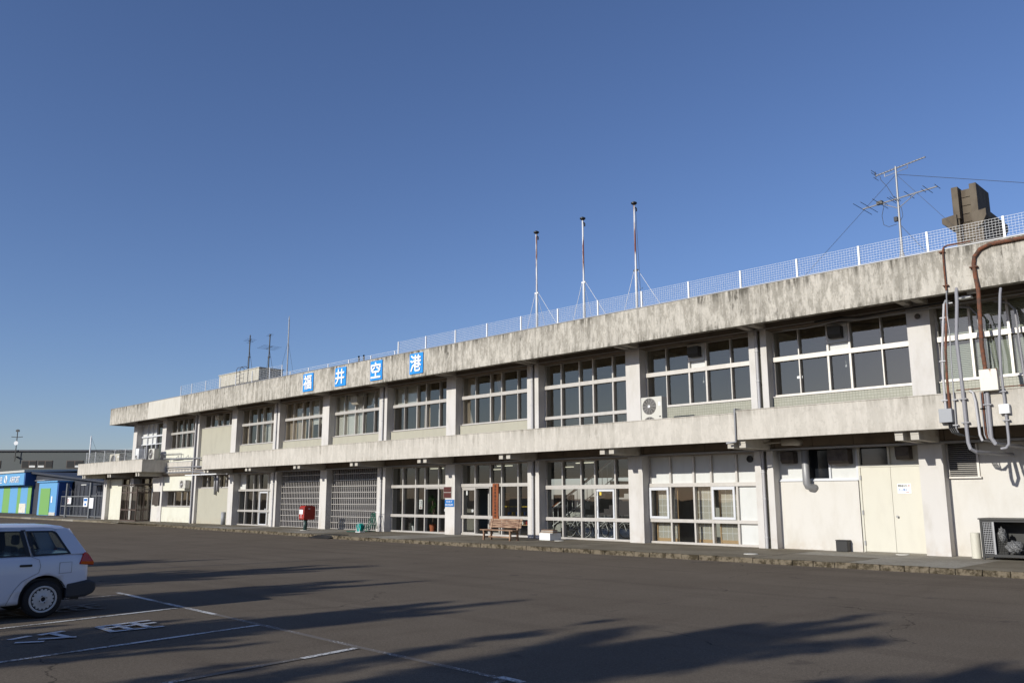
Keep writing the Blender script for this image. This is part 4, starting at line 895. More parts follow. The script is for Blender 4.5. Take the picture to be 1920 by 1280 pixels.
# ------------------------------------------------------------------ post box
t = thing('post_box', 'red pillar post box on a dark post before the grilles', 'post box', (-40.87, 25.41, ZP))
MB().tube([(-40.87, 25.41, ZP), (-40.87, 25.41, .72)], .10, 18).build('post', 'darkgreen', t, smooth=True)
MB().lathe([(.27, ZP), (.27, ZP+.02)], (-40.87, 25.41, 0), seg=24).build('base', 'manhole', t)
bd = MB().prism([(25.20, .70), (25.78, .70), (25.86, .76), (25.86, 1.38), (25.72, 1.45), (25.26, 1.45), (25.16, 1.36), (25.14, .76)], 'x', -41.12, -40.62).build('body', 'red', t, bev=.025)
MB().box(-41.05, -40.72, 25.135, 25.155, 1.27, 1.31).build('slot', 'black', t)
MB().box(-41.05, -40.70, 25.12, 25.139, 1.00, 1.24).build('label', 'white', t)
text('postal_mark', '〒', 'white', t, -40.88, 25.136, .90, .10, .11, bold=.02); bx('label', 'white', t, -41.0, -40.76, 25.128, 25.137, .815, .825)
s_ = MB().box(-40.618, -40.612, 25.40, 25.52, 1.27, 1.30); s_.build('emblem', 'white', t)
# ------------------------------------------------------------------ hose reel and hose cart
t = thing('hose_reel', 'small teal hose reel standing by the right grille', 'hose reel', (-36.6, 25.9, ZP))
MB().ring((-36.55, 25.95, .38), 'y', .15, .05, 20, 8).build('hose', 'teal', t, smooth=True); MB().lathe([(.2, -.10), (.2, -.08), (.05, -.08), (.05, .08), (.2, .08), (.2, .10)], (-36.55, 25.95, .38), 'y', 20).build('drum', 'teal', t)
MB().box(-36.75, -36.35, 25.8, 26.1, ZP, .17).tube([(-36.7, 25.82, .17), (-36.55, 25.82, .62), (-36.4, 25.82, .17)], .015, 6).tube([(-36.7, 26.08, .17), (-36.55, 26.08, .62), (-36.4, 26.08, .17)], .015, 6).tube([(-36.55, 25.82, .62), (-36.55, 26.08, .62)], .015, 6).build('stand', 'white_metal', t)
t = thing('coiled_hose', 'long green garden hose hanging coiled beside the drainpipe', 'hose', (-36.6, 26.7, ZP))
q = MB()
for k in range(4):
    xx = -36.40-.075*k+random.uniform(-.03, .03); q.tube([(xx+.22, 26.75-.03*k, .3), (xx+.12, 26.72-.03*k, .75), (xx+.02, 26.75, 1.10), (xx-.08, 26.78, 1.05), (xx-.16, 26.72-.02*k, .6), (xx-.26, 26.6-.04*k, .25), (xx-.1, 26.5, .17), (xx+.22, 26.6, .2)], .016, 6)
q.tube([(-36.7, 26.5, .16), (-37.2, 26.2, .16), (-37.7, 25.9, .16), (-37.3, 25.7, .16), (-36.8, 25.8, .16)], .014, 6); q.build('hose', 'hose', t, smooth=True)
MB().tube([(-36.2, 26.9, 1.12), (-36.6, 26.9, 1.12)], .015, 6).build('hanger', 'white_metal', t)
# ------------------------------------------------------------------ boxes by the lobby window
o = bx('foam_box', 'polybox', None, -24.25, -23.66, 26.15, 26.85, ZP+.001, .42, bev=.015); tag(o, 'white foam box on the pavement beside the lobby window', 'box')
t = thing('stacked_boards', 'short stack of weathered boards lying on the white foam box', 'boards', (-23.95, 26.45, .42))
for k in range(4): bx('board', 'benchwood' if k % 2 else 'beam', t, -24.24+.02*k, -23.55, 26.2+k*.005, 26.5, .424+k*.036, .424+k*.036+.03)
# ------------------------------------------------------------------ black box, cream cylinder, cage
t = thing('black_box', 'small black box on the pavement against the white wall', 'box', (-12.05, 27.35, ZP))
bx('body', 'black', t, -12.22, -11.84, 27.26, 27.54, ZP+.001, .47, bev=.012); bx('lid', 'black', t, -12.23, -11.83, 27.25, 27.545, .473, .50, bev=.008)
t = thing('cream_cylinder', 'cream upright cylinder beside the black cage', 'bollard', (-7.95, 26.9, ZP))
MB().lathe([(.13, ZP), (.13, .84), (.122, .85), (.09, .852)], (-7.95, 26.9, 0), seg=28).build('body', 'door_cream', t, smooth=False)
t = thing('storage_cage', 'black open-fronted cage full of grey net bags', 'cage', (-6.3, 26.9, ZP))
x0, x1, y0, y1, z0, z1 = -7.70, -4.6, 26.55, 27.45, .22, 1.27
q = MB()
for xx in (x0, -6.1, x1-.06):
    for yy in (y0, y1-.05): q.box(xx, xx+.06, yy, yy+.05, ZP, z1-.04)
for yy in (y0-.004, y1-.054): q.box(x0, x1, yy, yy+.058, z0, z0+.07); q.box(x0, x1, yy, yy+.058, z1-.10, z1-.041)
q.build('frame', 'black', t); bx('top', 'dark_metal', t, x0-.03, x1+.03, y0-.04, y1+.03, z1-.04, z1); bx('back_panel', 'black', t, x0+.06, x1-.06, y1-.03, y1-.02, z0+.07, z1-.10); bx('side_panel', 'black', t, x0+.01, x0+.02, y0+.05, y1-.05, z0, z1-.1); bx('floor_panel', 'black', t, x0+.06, x1-.06, y0+.05, y1-.05, z0+.01, z0+.03)
q = MB()
for k in range(15): q.tube([(x0+.07, y0+.02, z0+.09+k*.06), (x0+.30, y0+.02, z0+.09+k*.06)], .008, 4)
for k in range(6): q.tube([(x0+.08+k*.042, y0+.02, z0+.08), (x0+.08+k*.042, y0+.02, z1-.12)], .007, 4)
q.box(x0+.31, x0+.36, y0, y0+.04, z0+.07, z1-.1); q.build('mesh_strip', 'grey_metal', t)
def bag(c, rx, ry, rz, label):
    import bmesh as _b
    bm = _b.new(); _b.ops.create_icosphere(bm, subdivisions=4, radius=1)
    for v in bm.verts:
        n = v.co.copy(); k = 1+.10*math.sin(n.x*9+n.z*7+c[0]*5)+.06*math.sin(n.y*17+n.x*13)+random.uniform(-.015, .015)
        v.co = Vector((n.x*rx*k, n.y*ry*k, n.z*rz*k*(.9 if n.z < 0 else 1)))
    me = bpy.data.meshes.new('net_bag'); bm.to_mesh(me); bm.free(); me.materials.append(M['netmat'])
    for p in me.polygons: p.use_smooth = True
    o = bpy.data.objects.new('net_bag', me); COL.objects.link(o); o.location = c; tag(o, label, 'net bag', 'net bags in the cage')
def net_nodes(t_, b):
    v = t_.nodes.new('ShaderNodeTexVoronoi'); v.feature = 'DISTANCE_TO_EDGE'; v.inputs['Scale'].default_value = 26
    t_.links.new(pos(t_, (1, 1, 1)), v.inputs['Vector'])
    t_.links.new(mixc(t_, ramp(t_, v.outputs['Distance'], .05, .14), (.24, .24, .24), (.03, .03, .033)), b.inputs['Base Color'])
M['netmat'] = mat('knotted_grey_net', (.3, .3, .3), .7, nodes=net_nodes)
bag((-6.95, 26.85, .47), .22, .2, .19, 'small crumpled grey net bag at the left of the cage'); bag((-6.35, 26.85, .52), .34, .22, .24, 'large grey net bag lying in the middle of the cage')
bag((-5.7, 26.85, .60), .36, .24, .32, 'tall grey net bag at the right of the cage'); bag((-7.22, 26.8, .80), .10, .10, .22, 'narrow dark net bundle hanging by the mesh strip of the cage'); bag((-5.2, 26.9, .50), .3, .2, .22, 'low grey net bag at the far right of the cage')

# ------------------------------------------------------------------ curtains, blinds, screens
def curtain(x0, x1, z0, z1, label, y=G+.22, mt='curtain', tie=False, side=0, folds=None):
    nx, nz = 60, 14; v = []; f_ = []; w = x1-x0; n = folds or max(3, w/.11)
    for j in range(nz+1):
        fz = j/nz; z = z0+(z1-z0)*fz; k = 1.0
        if tie: k = .35+.65*min(1, abs(fz-.36)/.42)**1.2
        for i_ in range(nx+1):
            fx = i_/nx; xx = (x0+w*(fx*k)) if side == 0 else (x1-w*((1-fx)*k))
            v.append((xx, y+.035*math.sin(fx*n*2*math.pi+.6*math.sin(fz*2))+.01*math.sin(fx*31+fz*5), z))
    for j in range(nz):
        for i_ in range(nx): a = j*(nx+1)+i_; f_.append([a, a+1, a+nx+2, a+nx+1])
    q = MB(); q.v = v; q.f = f_; o = q.build('curtain', mt, None, smooth=True, o0=((x0+x1)/2, y, z0)); tag(o, label, 'curtain', 'curtains behind the upper windows')
zc0, zc1 = 5.33, 7.72
a = cr(4); curtain(a+.08, a+.62, zc0, zc1, 'tied-back beige curtain at the left of the wide window with two curtains', tie=True)
curtain(a+2.10, a+2.68, zc0, zc1, 'tied-back beige curtain in the narrow middle pane of that window', tie=True, side=1)
a = cr(5); curtain(a+2.25, a+2.75, zc0, zc1, 'gathered pale curtain in the middle of the window beside the last blue sign', tie=False)
o = bx('roller_blind', 'blind', None, a+.08, a+1.9, G+.15, G+.16, 6.55, 7.66); tag(o, 'beige roller blind half lowered in the window below the last two signs', 'blind')
o = bx('white_board', 'polybox', None, a+3.35, a+3.60, G+.25, G+.29, 5.33, 6.3); tag(o, 'narrow white board leaning inside the window below the last two signs', 'board')
a = cr(6); o = bx('roller_blind', 'blind', None, a+.06, a+2.72, G+.16, G+.17, 5.33, 7.66); tag(o, 'pale blind filling the left panes of the window below the second sign', 'blind')
o = bx('roller_blind', 'blind', None, a+2.85, a+4.6, G+.16, G+.17, 6.85, 7.66); tag(o, 'short pale blind at the top right of the window below the second sign', 'blind')
a = cr(7); curtain(a+.1, a+.95, zc0, zc1, 'closed pale curtain in the leftmost pane left of the first sign'); curtain(a+1.0, a+1.98, zc0, zc1, 'closed pale curtain in the second pane left of the first sign'); curtain(a+2.2, a+2.75, zc0, zc1, 'closed pale curtain in the narrow pane left of the first sign')
o = bx('roller_blind', 'blind', None, a+2.85, a+4.6, G+.16, G+.17, 6.2, 7.66); tag(o, 'white roller blind half lowered in the window left of the first sign', 'blind')
a = cr(8); curtain(a+.2, a+.6, zc0, zc1, 'narrow gathered dark beige curtain in the fourth window from the left'); curtain(a+2.9, a+4.4, zc0, zc1, 'wide pale pleated curtain in the fourth window from the left', mt='blind'); curtain(a+2.45, a+2.7, zc0, 6.55, 'slim white curtain edge in the narrow pane of the fourth window', mt='blind')
t = thing('globe', 'small white globe on the sill of an upper window', 'globe', (a+1.62, G+.2, 5.4))
MB().lathe([(.02, 5.38), (.10, 5.42), (.15, 5.52), (.13, 5.62), (.05, 5.69)], (a+1.6, G+.2, 0), seg=18).build('shade', 'white', t, smooth=True)
a = cr(10); curtain(a+.2, a+1.0, 5.5, zc1, 'dark gathered curtain in the tall stair bay window', mt='hood')
# slatted blinds of the rightmost upper windows
for i, lb in ((-1, 'pale green slatted blind behind the conduits at the far right'), (-2, 'pale green slatted blind in the second window beyond the conduits')):
    bl = thing('slatted_blind', lb, 'blind', ((cr(i+1)+cl(i))/2, G+.14, 5.35))
    for k in range(42): bx('slat', 'greenblind', bl, cr(i+1)+.08, cl(i)-.06, G+.12, G+.135, 5.36+k*.055, 5.36+k*.055+.040)
# paper screens of the ground room
for (a_, b_, lb, st) in ((.14, 1.05, 'paper lattice screen behind the left casement', 1), (1.97, 2.66, 'paper lattice screen in the narrow pane right of the dark gap', 1), (2.93, 4.5, 'paper lattice screen behind the right casement', 1)):
    x0, x1 = cr(2)+a_, cr(2)+b_; yy = G+.24; s_ = thing('paper_screen', lb, 'screen', ((x0+x1)/2, yy, ZP), 'paper lattice screens')
    bx('paper', 'shoji', s_, x0, x1, yy+.02, yy+.025, .30, 2.24); bx('kick_board', 'pine', s_, x0, x1, yy, yy+.018, .16, .32)
    bx('stile', 'pine', s_, x0-.045, x0, yy-.02, yy+.03, .16, 2.25) if st else None; bx('stile', 'pine', s_, x1, x1+.05, yy-.02, yy+.03, .16, 2.25) if a_ < 1 else None
    q = MB()
    for k in range(1, 8): q.box(x0, x1, yy+.008, yy+.019, .32+k*.245-.008, .32+k*.245+.008)
    n = max(2, round((x1-x0)/.22))
    for k in range(1, n): q.box(x0+(x1-x0)*k/n-.008, x0+(x1-x0)*k/n+.008, yy+.007, yy+.016, .32, 2.24)
    q.build('lattice', 'white', s_)
# ------------------------------------------------------------------ things in the lobby
def bicycle(x, y, rz, label):
    t = thing('bicycle', label, 'bicycle', (x, y, .142), 'bicycles parked inside the lobby')
    zc = .142+.33
    for (c_, nm) in ((-.53, 'wheel'), (.53, 'wheel')):
        w_ = MB().ring((x+c_, y, zc), 'y', .315, .018, 32, 6).build('wheel', 'rubber', t, smooth=True)
        r_ = MB().ring((x+c_, y, zc), 'y', .292, .010, 32, 5)
        for k in range(14): a = k*2*math.pi/14; r_.tube([(x+c_, y, zc), (x+c_+.29*math.cos(a), y, zc+.29*math.sin(a))], .002, 3)
        r_.build('rim', 'white_metal', w_); MB().ring((x+c_, y, zc), 'y', .355, .006, 32, 4, ry=.025).build('mudguard', 'steel', w_)
    q = MB(); bb = (x-.05, y, zc-.02); st_ = (x-.22, y, zc+.45); hd = (x+.36, y, zc+.50); hl = (x+.40, y, zc+.35)
    for a, b_ in ((bb, st_), (bb, hl), (st_, hl), ((x-.53, y, zc), bb), ((x-.53, y, zc), st_), (hl, (x+.53, y, zc)), (hd, hl)): q.tube([a, b_], .014, 6)
    q.build('frame', 'white_metal', t)
    MB().tube([(hd[0]-.12, y-.26, hd[2]+.10), (hd[0], y-.1, hd[2]+.14), hd, (hd[0], y+.1, hd[2]+.14), (hd[0]-.12, y+.26, hd[2]+.10)], .011, 6).build('handlebar', 'steel', t)
    MB().prism([(x-.36, zc+.50), (x-.12, zc+.52), (x-.10, zc+.55), (x-.36, zc+.58)], 'y', y-.06, y+.06).build('saddle', 'black', t, bev=.01)
    q = MB()
    for k in range(5): q.tube([(x+.44, y-.15+k*.075, zc+.44), (x+.74, y-.15+k*.075, zc+.44)], .004, 4); q.tube([(x+.44, y-.16, zc+.44+k*.05), (x+.74, y-.16, zc+.44+k*.05)], .004, 4)
    q.build('basket', 'steel', t); t.rotation_euler.z = rz
    return t
bicycle(-24.9, 29.0, R(62), 'silver bicycle parked leftmost behind the lobby glass'); bicycle(-24.35, 28.9, R(12), 'silver bicycle behind the lobby glass, second from the left'); bicycle(-23.5, 28.95, R(20), 'silver bicycle behind the glass door frame'); bicycle(-22.9, 29.4, R(35), 'silver bicycle furthest right behind the glass door')
t = thing('potted_plant', 'tall potted dracaena just inside the entrance', 'plant', (-34.2, 28.8, .142))
MB().lathe([(.13, .142), (.18, .50), (.19, .52), (.16, .52)], (-34.2, 28.8, 0), seg=18).build('pot', 'terracotta', t)
MB().tube([(-34.2, 28.8, .5), (-34.15, 28.8, 1.1), (-34.25, 28.8, 1.75)], .03, 8).tube([(-34.15, 28.8, .9), (-34.0, 28.8, 1.4)], .022, 6).build('stem', 'trunk', t)
q = MB()
for (cx, cz) in ((-34.25, 1.8), (-34.0, 1.45), (-34.2, 1.2)):
    for k in range(26):
        a = random.uniform(0, 2*math.pi); e = random.uniform(-.3, 1.2); L = random.uniform(.25, .42)
        d_ = Vector((math.cos(a)*math.cos(e), math.sin(a)*math.cos(e), math.sin(e))); s2 = d_.cross(Vector((0, 0, 1))).normalized()*.022; p0 = Vector((cx, 28.8, cz)); p1 = p0+d_*L*.6; p2 = p0+d_*L-Vector((0, 0, .10))
        q.quad(p0-s2*.4, p0+s2*.4, p1+s2, p1-s2); q.quad(p1-s2, p1+s2, p2)
q.build('leaves', 'plant', t)
t = thing('litter_bin', 'dark round litter bin inside the lobby window', 'bin', (-36.0, 28.6, .142)); MB().lathe([(.17, .142), (.21, .85), (.23, .86), (.22, .95), (.1, .98)], (-35.65, 28.6, 0), seg=20).build('body', 'dark_metal', t)
t = thing('white_bucket', 'small white bucket inside the lobby window', 'bucket', (-35.0, 28.4, .142)); MB().lathe([(.10, .142), (.14, .42), (.15, .43)], (-35.2, 28.4, 0), seg=16).build('body', 'white', t)
t = thing('litter_bin', 'slim silver ashtray bin at the left of the lobby window', 'bin', (-35.9, 28.4, .142)); MB().lathe([(.10, .142), (.10, .72), (.14, .74), (.14, .80)], (-36.02, 28.3, 0), seg=16).build('body', 'steel', t)
t = thing('yellow_shelf', 'low shelf with yellow goods inside the open entrance', 'shelf', (-30, 31, .142))
for k in range(4): bx('shelf', 'yellow' if k == 2 else 'pine', t, -31.2, -29.4, 31.0, 31.4, .5+k*.45, .53+k*.45)
for k in range(2): bx('side', 'pine', t, -31.24+k*1.84, -31.2+k*1.84, 31.0, 31.4, .142, 2.1)
for k in range(12): bx('goods', ('white', 'navy_blue', 'red', 'yellow')[k % 4], t, -31.1+k*.14, -31.0+k*.14, 31.05, 31.2, .982 if k % 2 else .532, 1.15 if k % 2 else .70)
t = thing('vending_machine', 'dark cabinet with white goods behind the second entrance pane', 'cabinet', (-28.9, 33, .142)); bx('body', 'black', t, -29.4, -28.5, 32.8, 33.4, .142, 2.0)
for k in range(6): bx('goods', 'white', t, -29.3+.14*k, -29.2+.14*k, 32.77, 32.798, 1.35, 1.5)

# ================================================================== CAR
C_ = thing('estate_car', 'white estate car with a grey rear bumper parked with its back to the terminal', 'car', (-15.8, 3.3, 0))
XN, XF = -14.98, -16.64; XC = (XN+XF)/2
wy, wr = 4.63, .29; wf = 2.25
# body shell lofted from cross-sections along y: (y, z_low, half width low, z_belt, half width belt, z_top, half width top)
prof = [(1.15, .25, .70, .62, .72), (1.35, .22, .79, .74, .76), (2.0, .20, .82, .90, .80), (2.6, .19, .83, .95, .82), (3.6, .19, .83, .955, .825), (4.6, .19, .83, .965, .82), (5.05, .22, .82, .97, .81), (5.25, .30, .80, .965, .785), (5.33, .34, .77, .93, .75)]
import bmesh
def car_lower():
    bm = bmesh.new(); rings = []
    for (y, zl, hl, zb, hb) in prof:
        pts = [(-hl+.03, zl), (-hl, zl+.06), (-hl-.012, zl+(zb-zl)*.45), (-hl-.005, zl+(zb-zl)*.72), (-hb, zb), (-hb+.09, zb+.012), (0, zb+.02)]
        full = pts+[(-p[0], p[1]) for p in pts[-2::-1]]
        rings.append([bm.verts.new((XC+p[0], y, p[1])) for p in full])
    for a, b in zip(rings, rings[1:]):
        for i_ in range(len(a)): bm.faces.new((a[i_], a[(i_+1) % len(a)], b[(i_+1) % len(a)], b[i_]))
    bm.faces.new(rings[0]); bm.faces.new(rings[-1][::-1]); bmesh.ops.recalc_face_normals(bm, faces=bm.faces)
    me = bpy.data.meshes.new('body'); bm.to_mesh(me); bm.free()
    for p in me.polygons: p.use_smooth = True
    return me
me = car_lower(); me.materials.append(M['car_white']); body = bpy.data.objects.new('body', me); COL.objects.link(body); body.parent = C_; body.location = -C_.location
sub = body.modifiers.new('s', 'SUBSURF'); sub.levels = 2; sub.render_levels = 2
# wheel arches cut through the shell
for yy in (wy, wf):
    cut = MB().lathe([(.355, XF-.2), (.355, XN+.2)], (0, yy, .30), 'x', 40).build('cutter', 'black', None)
    cut.parent = C_; cut.location = -C_.location
    bo = body.modifiers.new('b', 'BOOLEAN'); bo.operation = 'DIFFERENCE'; bo.object = cut; bo.solver = 'EXACT'
bpy.context.view_layer.update()
ev = body.evaluated_get(bpy.context.evaluated_depsgraph_get()); me2 = bpy.data.meshes.new_from_object(ev); body.modifiers.clear(); body.data = me2
for o in [o for o in COL.objects if o.name.startswith('cutter')]: bpy.data.objects.remove(o)
inner = MB().box(XF+.12, XN-.12, 1.4, 5.2, .24, .60); inner.build('underbody', 'black', C_)
# greenhouse: pillars and roof as one mesh, glass separately. side outline (y, z) at belt and roof
hb, ht = .80, .64
zb, zt = .955, 1.385
def side(sgn):
    # returns function mapping (y,z) to x on the tumblehome
    return lambda z: XC+sgn*(hb-(hb-ht)*(z-zb)/(zt-zb))
rf = MB()
roofp = [(2.95, 1.36), (3.3, 1.415), (4.0, 1.43), (4.6, 1.425), (4.90, 1.395), (4.97, 1.365)]
n0 = len(rf.v)
for (y, z) in roofp:
    for (hx, dz) in ((-ht-.012, -.045), (-ht+.03, -.008), (-ht+.15, .012), (0, .022), (ht-.15, .012), (ht-.03, -.008), (ht+.012, -.045)): rf.v.append((XC+hx, y, z+dz))
for a in range(len(roofp)-1):
    for b in range(6): rf.f.append([a*7+b, a*7+b+1, (a+1)*7+b+1, (a+1)*7+b])
k0 = len(rf.v)
for (y, z) in roofp:
    for (hx, dz) in ((-ht-.0, -.055), (ht+.0, -.055)): rf.v.append((XC+hx, y, z+dz))
for a in range(len(roofp)-1): rf.f.append([k0+2*a, k0+2*a+2, k0+2*a+3, k0+2*a+1]); rf.f.append([a*7, (a+1)*7, k0+2*a+2, k0+2*a]); rf.f.append([a*7+6, k0+2*a+1, k0+2*a+3, (a+1)*7+6])
rf.f.append([0, k0, k0+1, 6, 5, 4, 3, 2, 1]); e_ = (len(roofp)-1)*7; rf.f.append([e_+i_ for i_ in range(7)]+[k0+2*len(roofp)-1, k0+2*len(roofp)-2])
rf.build('roof', 'car_white', C_, smooth=True)
for sg, nm in ((1, 'near'), (-1, 'far')):
    def X(z, off=0): return XC+sg*(hb+off-(hb-ht)*(z-zb)/(zt-zb))
    def panel(pts, mt, name, th=.03, off=0, bevel=0):
        q = MB(); n = len(pts)
        for o_ in (off, off-th):
            for (y, z) in pts: q.v.append((X(z, o_), y, z))
        q.f = [list(range(n)), list(range(n, 2*n))[::-1]]+[[i_, (i_+1) % n, n+(i_+1) % n, n+i_] for i_ in range(n)]
        return q.build(name, mt, C_, bev=bevel)
    panel([(4.86, .955), (5.22, .965), (5.24, .985), (4.99, 1.36), (4.90, 1.385), (4.70, 1.385), (4.80, 1.30), (4.985, .98)], 'car_white', 'pillar', .09, bevel=.012)
    panel([(3.18, 1.345), (4.80, 1.335), (4.72, 1.39), (3.0, 1.39)], 'car_white', 'pillar', .05)
    panel([(2.30, .955), (2.42, .955), (3.12, 1.37), (3.0, 1.39)], 'car_white', 'pillar', .05)
    panel([(4.36, .955), (4.43, .955), (4.33, 1.36), (4.26, 1.36)], 'black', 'pillar', .03, off=.002); 
    if sg > 0: panel([(4.405, .955), (4.425, .955), (4.325, 1.34), (4.305, 1.34)], 'grey_metal', 'trim', .01, off=.008)
    panel([(3.36, .955), (3.44, .955), (3.40, 1.36), (3.33, 1.36)], 'black', 'pillar', .03, off=.002)
    panel([(4.44, .95), (5.01, .965), (4.99, .99), (4.80, 1.30), (4.74, 1.335), (4.34, 1.345)], 'black', 'window_seal', .006, off=-.012)
    wn = panel([(4.47, .975), (4.955, .985), (4.765, 1.285), (4.72, 1.315), (4.38, 1.32)], 'car_glass', 'side_window', .004, off=-.004)
    panel([(3.45, .965), (4.36, .97), (4.26, 1.335), (3.41, 1.345)], 'car_glass', 'side_window', .004, off=-.012); panel([(2.48, .965), (3.37, .965), (3.34, 1.345), (3.10, 1.345)], 'car_glass', 'side_window', .004, off=-.012)
# cut the seal into a ring: dark inner lining behind the quarter window instead of a solid sheet
for o in list(C_.children):
    if o.name.startswith('window_seal'): bpy.data.objects.remove(o)
for sg in (1, -1):
    def X(z, off=0): return XC+sg*(hb+off-(hb-ht)*(z-zb)/(zt-zb))
    q = MB(); ou = [(4.44, .952), (5.00, .967), (4.985, .995), (4.79, 1.305), (4.73, 1.34), (4.34, 1.345)]; inn = [(4.475, .98), (4.95, .99), (4.94, 1.0), (4.76, 1.285), (4.715, 1.315), (4.385, 1.32)]
    for p in ou+inn: q.v.append((X(p[1], .003), p[0], p[1]))
    q.f = [[i_, (i_+1) % 6, 6+(i_+1) % 6, 6+i_] for i_ in range(6)]; q.build('window_seal', 'black', C_)
    q = MB(); ou = [(3.42, .952), (4.37, .957), (4.27, 1.345), (3.38, 1.355)]; inn = [(3.45, .975), (4.335, .98), (4.24, 1.325), (3.415, 1.335)]
    for p in ou+inn: q.v.append((X(p[1], .001), p[0], p[1]))
    q.f = [[i_, (i_+1) % 4, 4+(i_+1) % 4, 4+i_] for i_ in range(4)]; q.build('window_seal', 'black', C_)
# tailgate, rear window, windscreen
q = MB(); 
q.v = [(XC-.66, 4.985, 1.365), (XC+.66, 4.985, 1.365), (XC+.76, 5.25, .965), (XC-.76, 5.25, .965), (XC-.66, 4.94, 1.35), (XC+.66, 4.94, 1.35), (XC+.76, 5.20, .96), (XC-.76, 5.20, .96)]
q.v += [(XC-.57, 5.015, 1.32), (XC+.57, 5.015, 1.32), (XC+.64, 5.22, 1.01), (XC-.64, 5.22, 1.01)]
q.f = [[0, 1, 9, 8], [1, 2, 10, 9], [2, 3, 11, 10], [3, 0, 8, 11]]; q.build('tailgate', 'car_white', C_)
q = MB(); q.quad((XC-.57, 5.008, 1.32), (XC+.57, 5.008, 1.32), (XC+.64, 5.213, 1.01), (XC-.64, 5.213, 1.01)); q.build('rear_window', 'car_glass', C_)
q = MB(); q.quad((XC-.70, 2.30, .96), (XC+.70, 2.30, .96), (XC+.62, 3.0, 1.37), (XC-.62, 3.0, 1.37)); q.build('windscreen', 'car_glass', C_)
# bumper
q = MB(); pts = [(4.955, .28), (5.26, .285), (5.38, .33), (5.42, .40), (5.41, .505), (5.30, .545), (4.955, .505)]
q.prism([(p[0], p[1]) for p in pts], 'x', XF-.01, XN+.012).build('bumper', 'bumper', C_, bev=.03)
for sg, xa in ((1, XN), (-1, XF)):
    q = MB(); x_ = xa; o1 = sg*.006
    out = [(5.13, .80), (5.36, .775), (5.365, .83), (5.30, .93), (5.245, .985), (5.20, .985)]
    n = len(out)
    for dx in (sg*.004, -sg*.16):
        for (y, z) in out: q.v.append((x_+dx-sg*(.035 if z > .9 else 0)-sg*(.03 if y > 5.28 else 0), y, z))
    q.f = [list(range(n)), list(range(n, 2*n))[::-1]]+[[i_, (i_+1) % n, n+(i_+1) % n, n+i_] for i_ in range(n)]
    tl = q.build('tail_light', 'lamp_red', C_, bev=.012)
    q = MB(); out = [(5.15, .805), (5.355, .785), (5.36, .835), (5.16, .845)]
    for dx in (sg*.012, -sg*.05):
        for (y, z) in out: q.v.append((x_+dx-sg*(.03 if y > 5.28 else 0), y, z))
    q.f = [[0, 1, 2, 3], [7, 6, 5, 4]]+[[i_, (i_+1) % 4, 4+(i_+1) % 4, 4+i_] for i_ in range(4)]
    q.build('indicator', 'lamp_orange', tl)
    bx('door_handle', 'black', C_, min(xa-sg*.01, xa+sg*.022), max(xa-sg*.01, xa+sg*.022), 4.25, 4.43, .80, .835, bev=.012)
# seams: door edge, fuel flap
sm = MB(); xs_ = XN+.0135
def seam(pts):
    sm.tube([(XN+.0115-(.03 if z > .93 else 0)*(z-.93)*10, y, z) for (y, z) in pts], .003, 4)
seam_door = sm
seam([(4.40, .95), (4.52, .90), (4.55, .80), (4.53, .70), (4.42, .645), (4.3, .58), (4.2, .45), (4.1, .24)]); sm.build('panel_gap', 'bumper', C_); sm = MB(); seam([(3.40, .95), (3.42, .3)]); sm.build('panel_gap', 'bumper', C_); sm = MB()
seam([(4.83, .84), (5.01, .845), (5.015, .68), (4.83, .67), (4.83, .84)])
sm.build('panel_gap', 'bumper', C_)
for yy in (wy, wf):
    for sg in (1, -1):
        xw = XC+sg*.745
        w_ = MB().lathe([(.20, -.085), (.265, -.09), (.288, -.06), (.29, 0), (.288, .06), (.265, .09), (.20, .085)], (xw, yy, .29), 'x', 40).build('wheel', 'rubber', C_, smooth=True)
        s_ = sg; xo = xw+s_*.07
        MB().lathe([(.205, 0), (.205, s_*.020), (.194, s_*.024), (.184, s_*.016), (.166, s_*.014), (.12, s_*.022), (.075, s_*.020), (.06, s_*.032), (.035, s_*.034), (.034, s_*.014), (.0, s_*.014)], (xo, yy, .29), 'x', 36).build('rim', 'steel', w_, smooth=True)
        q = MB()
        for k in range(16): a = k*2*math.pi/16; q.lathe([(.013, s_*.006), (.013, s_*.019)], (xo, yy+.152*math.cos(a), .29+.152*math.sin(a)), 'x', 8)
        for k in range(4): a = k*math.pi/2+.4; q.lathe([(.010, s_*.02), (.010, s_*.034)], (xo, yy+.055*math.cos(a), .29+.055*math.sin(a)), 'x', 6)
        q.build('rim_holes', 'black', w_)['kind'] = 'stuff'
for yy, dx in ((3.0, 0), (3.95, 0)):
    for sx in (-.38, .38):
        q = MB().prism([(yy, .55), (yy+.45, .55), (yy+.55, 1.05), (yy+.45, 1.08), (yy+.38, .68), (yy, .66)], 'x', XC+sx-.24, XC+sx+.24); q.build('seat', 'seat', C_, bev=.04)
        q = MB().box(XC+sx-.12, XC+sx+.12, yy+.50, yy+.58, 1.09, 1.25); q.build('headrest', 'seat', C_, bev=.03)
bx('parcel_shelf', 'seat', C_, XF+.12, XN-.12, 4.55, 5.15, .86, .88); q = MB().box(XN-.6, XN-.25, 4.60, 4.95, .885, .94); q.build('folded_sheet', 'white', C_, bev=.02)
bx('dashboard', 'black', C_, XF+.12, XN-.12, 2.3, 2.75, .80, .97)
o = MB().ring((XC-.38, 2.95, .98), 'y', .18, .014, 24, 6).build('steering_wheel', 'black', C_)

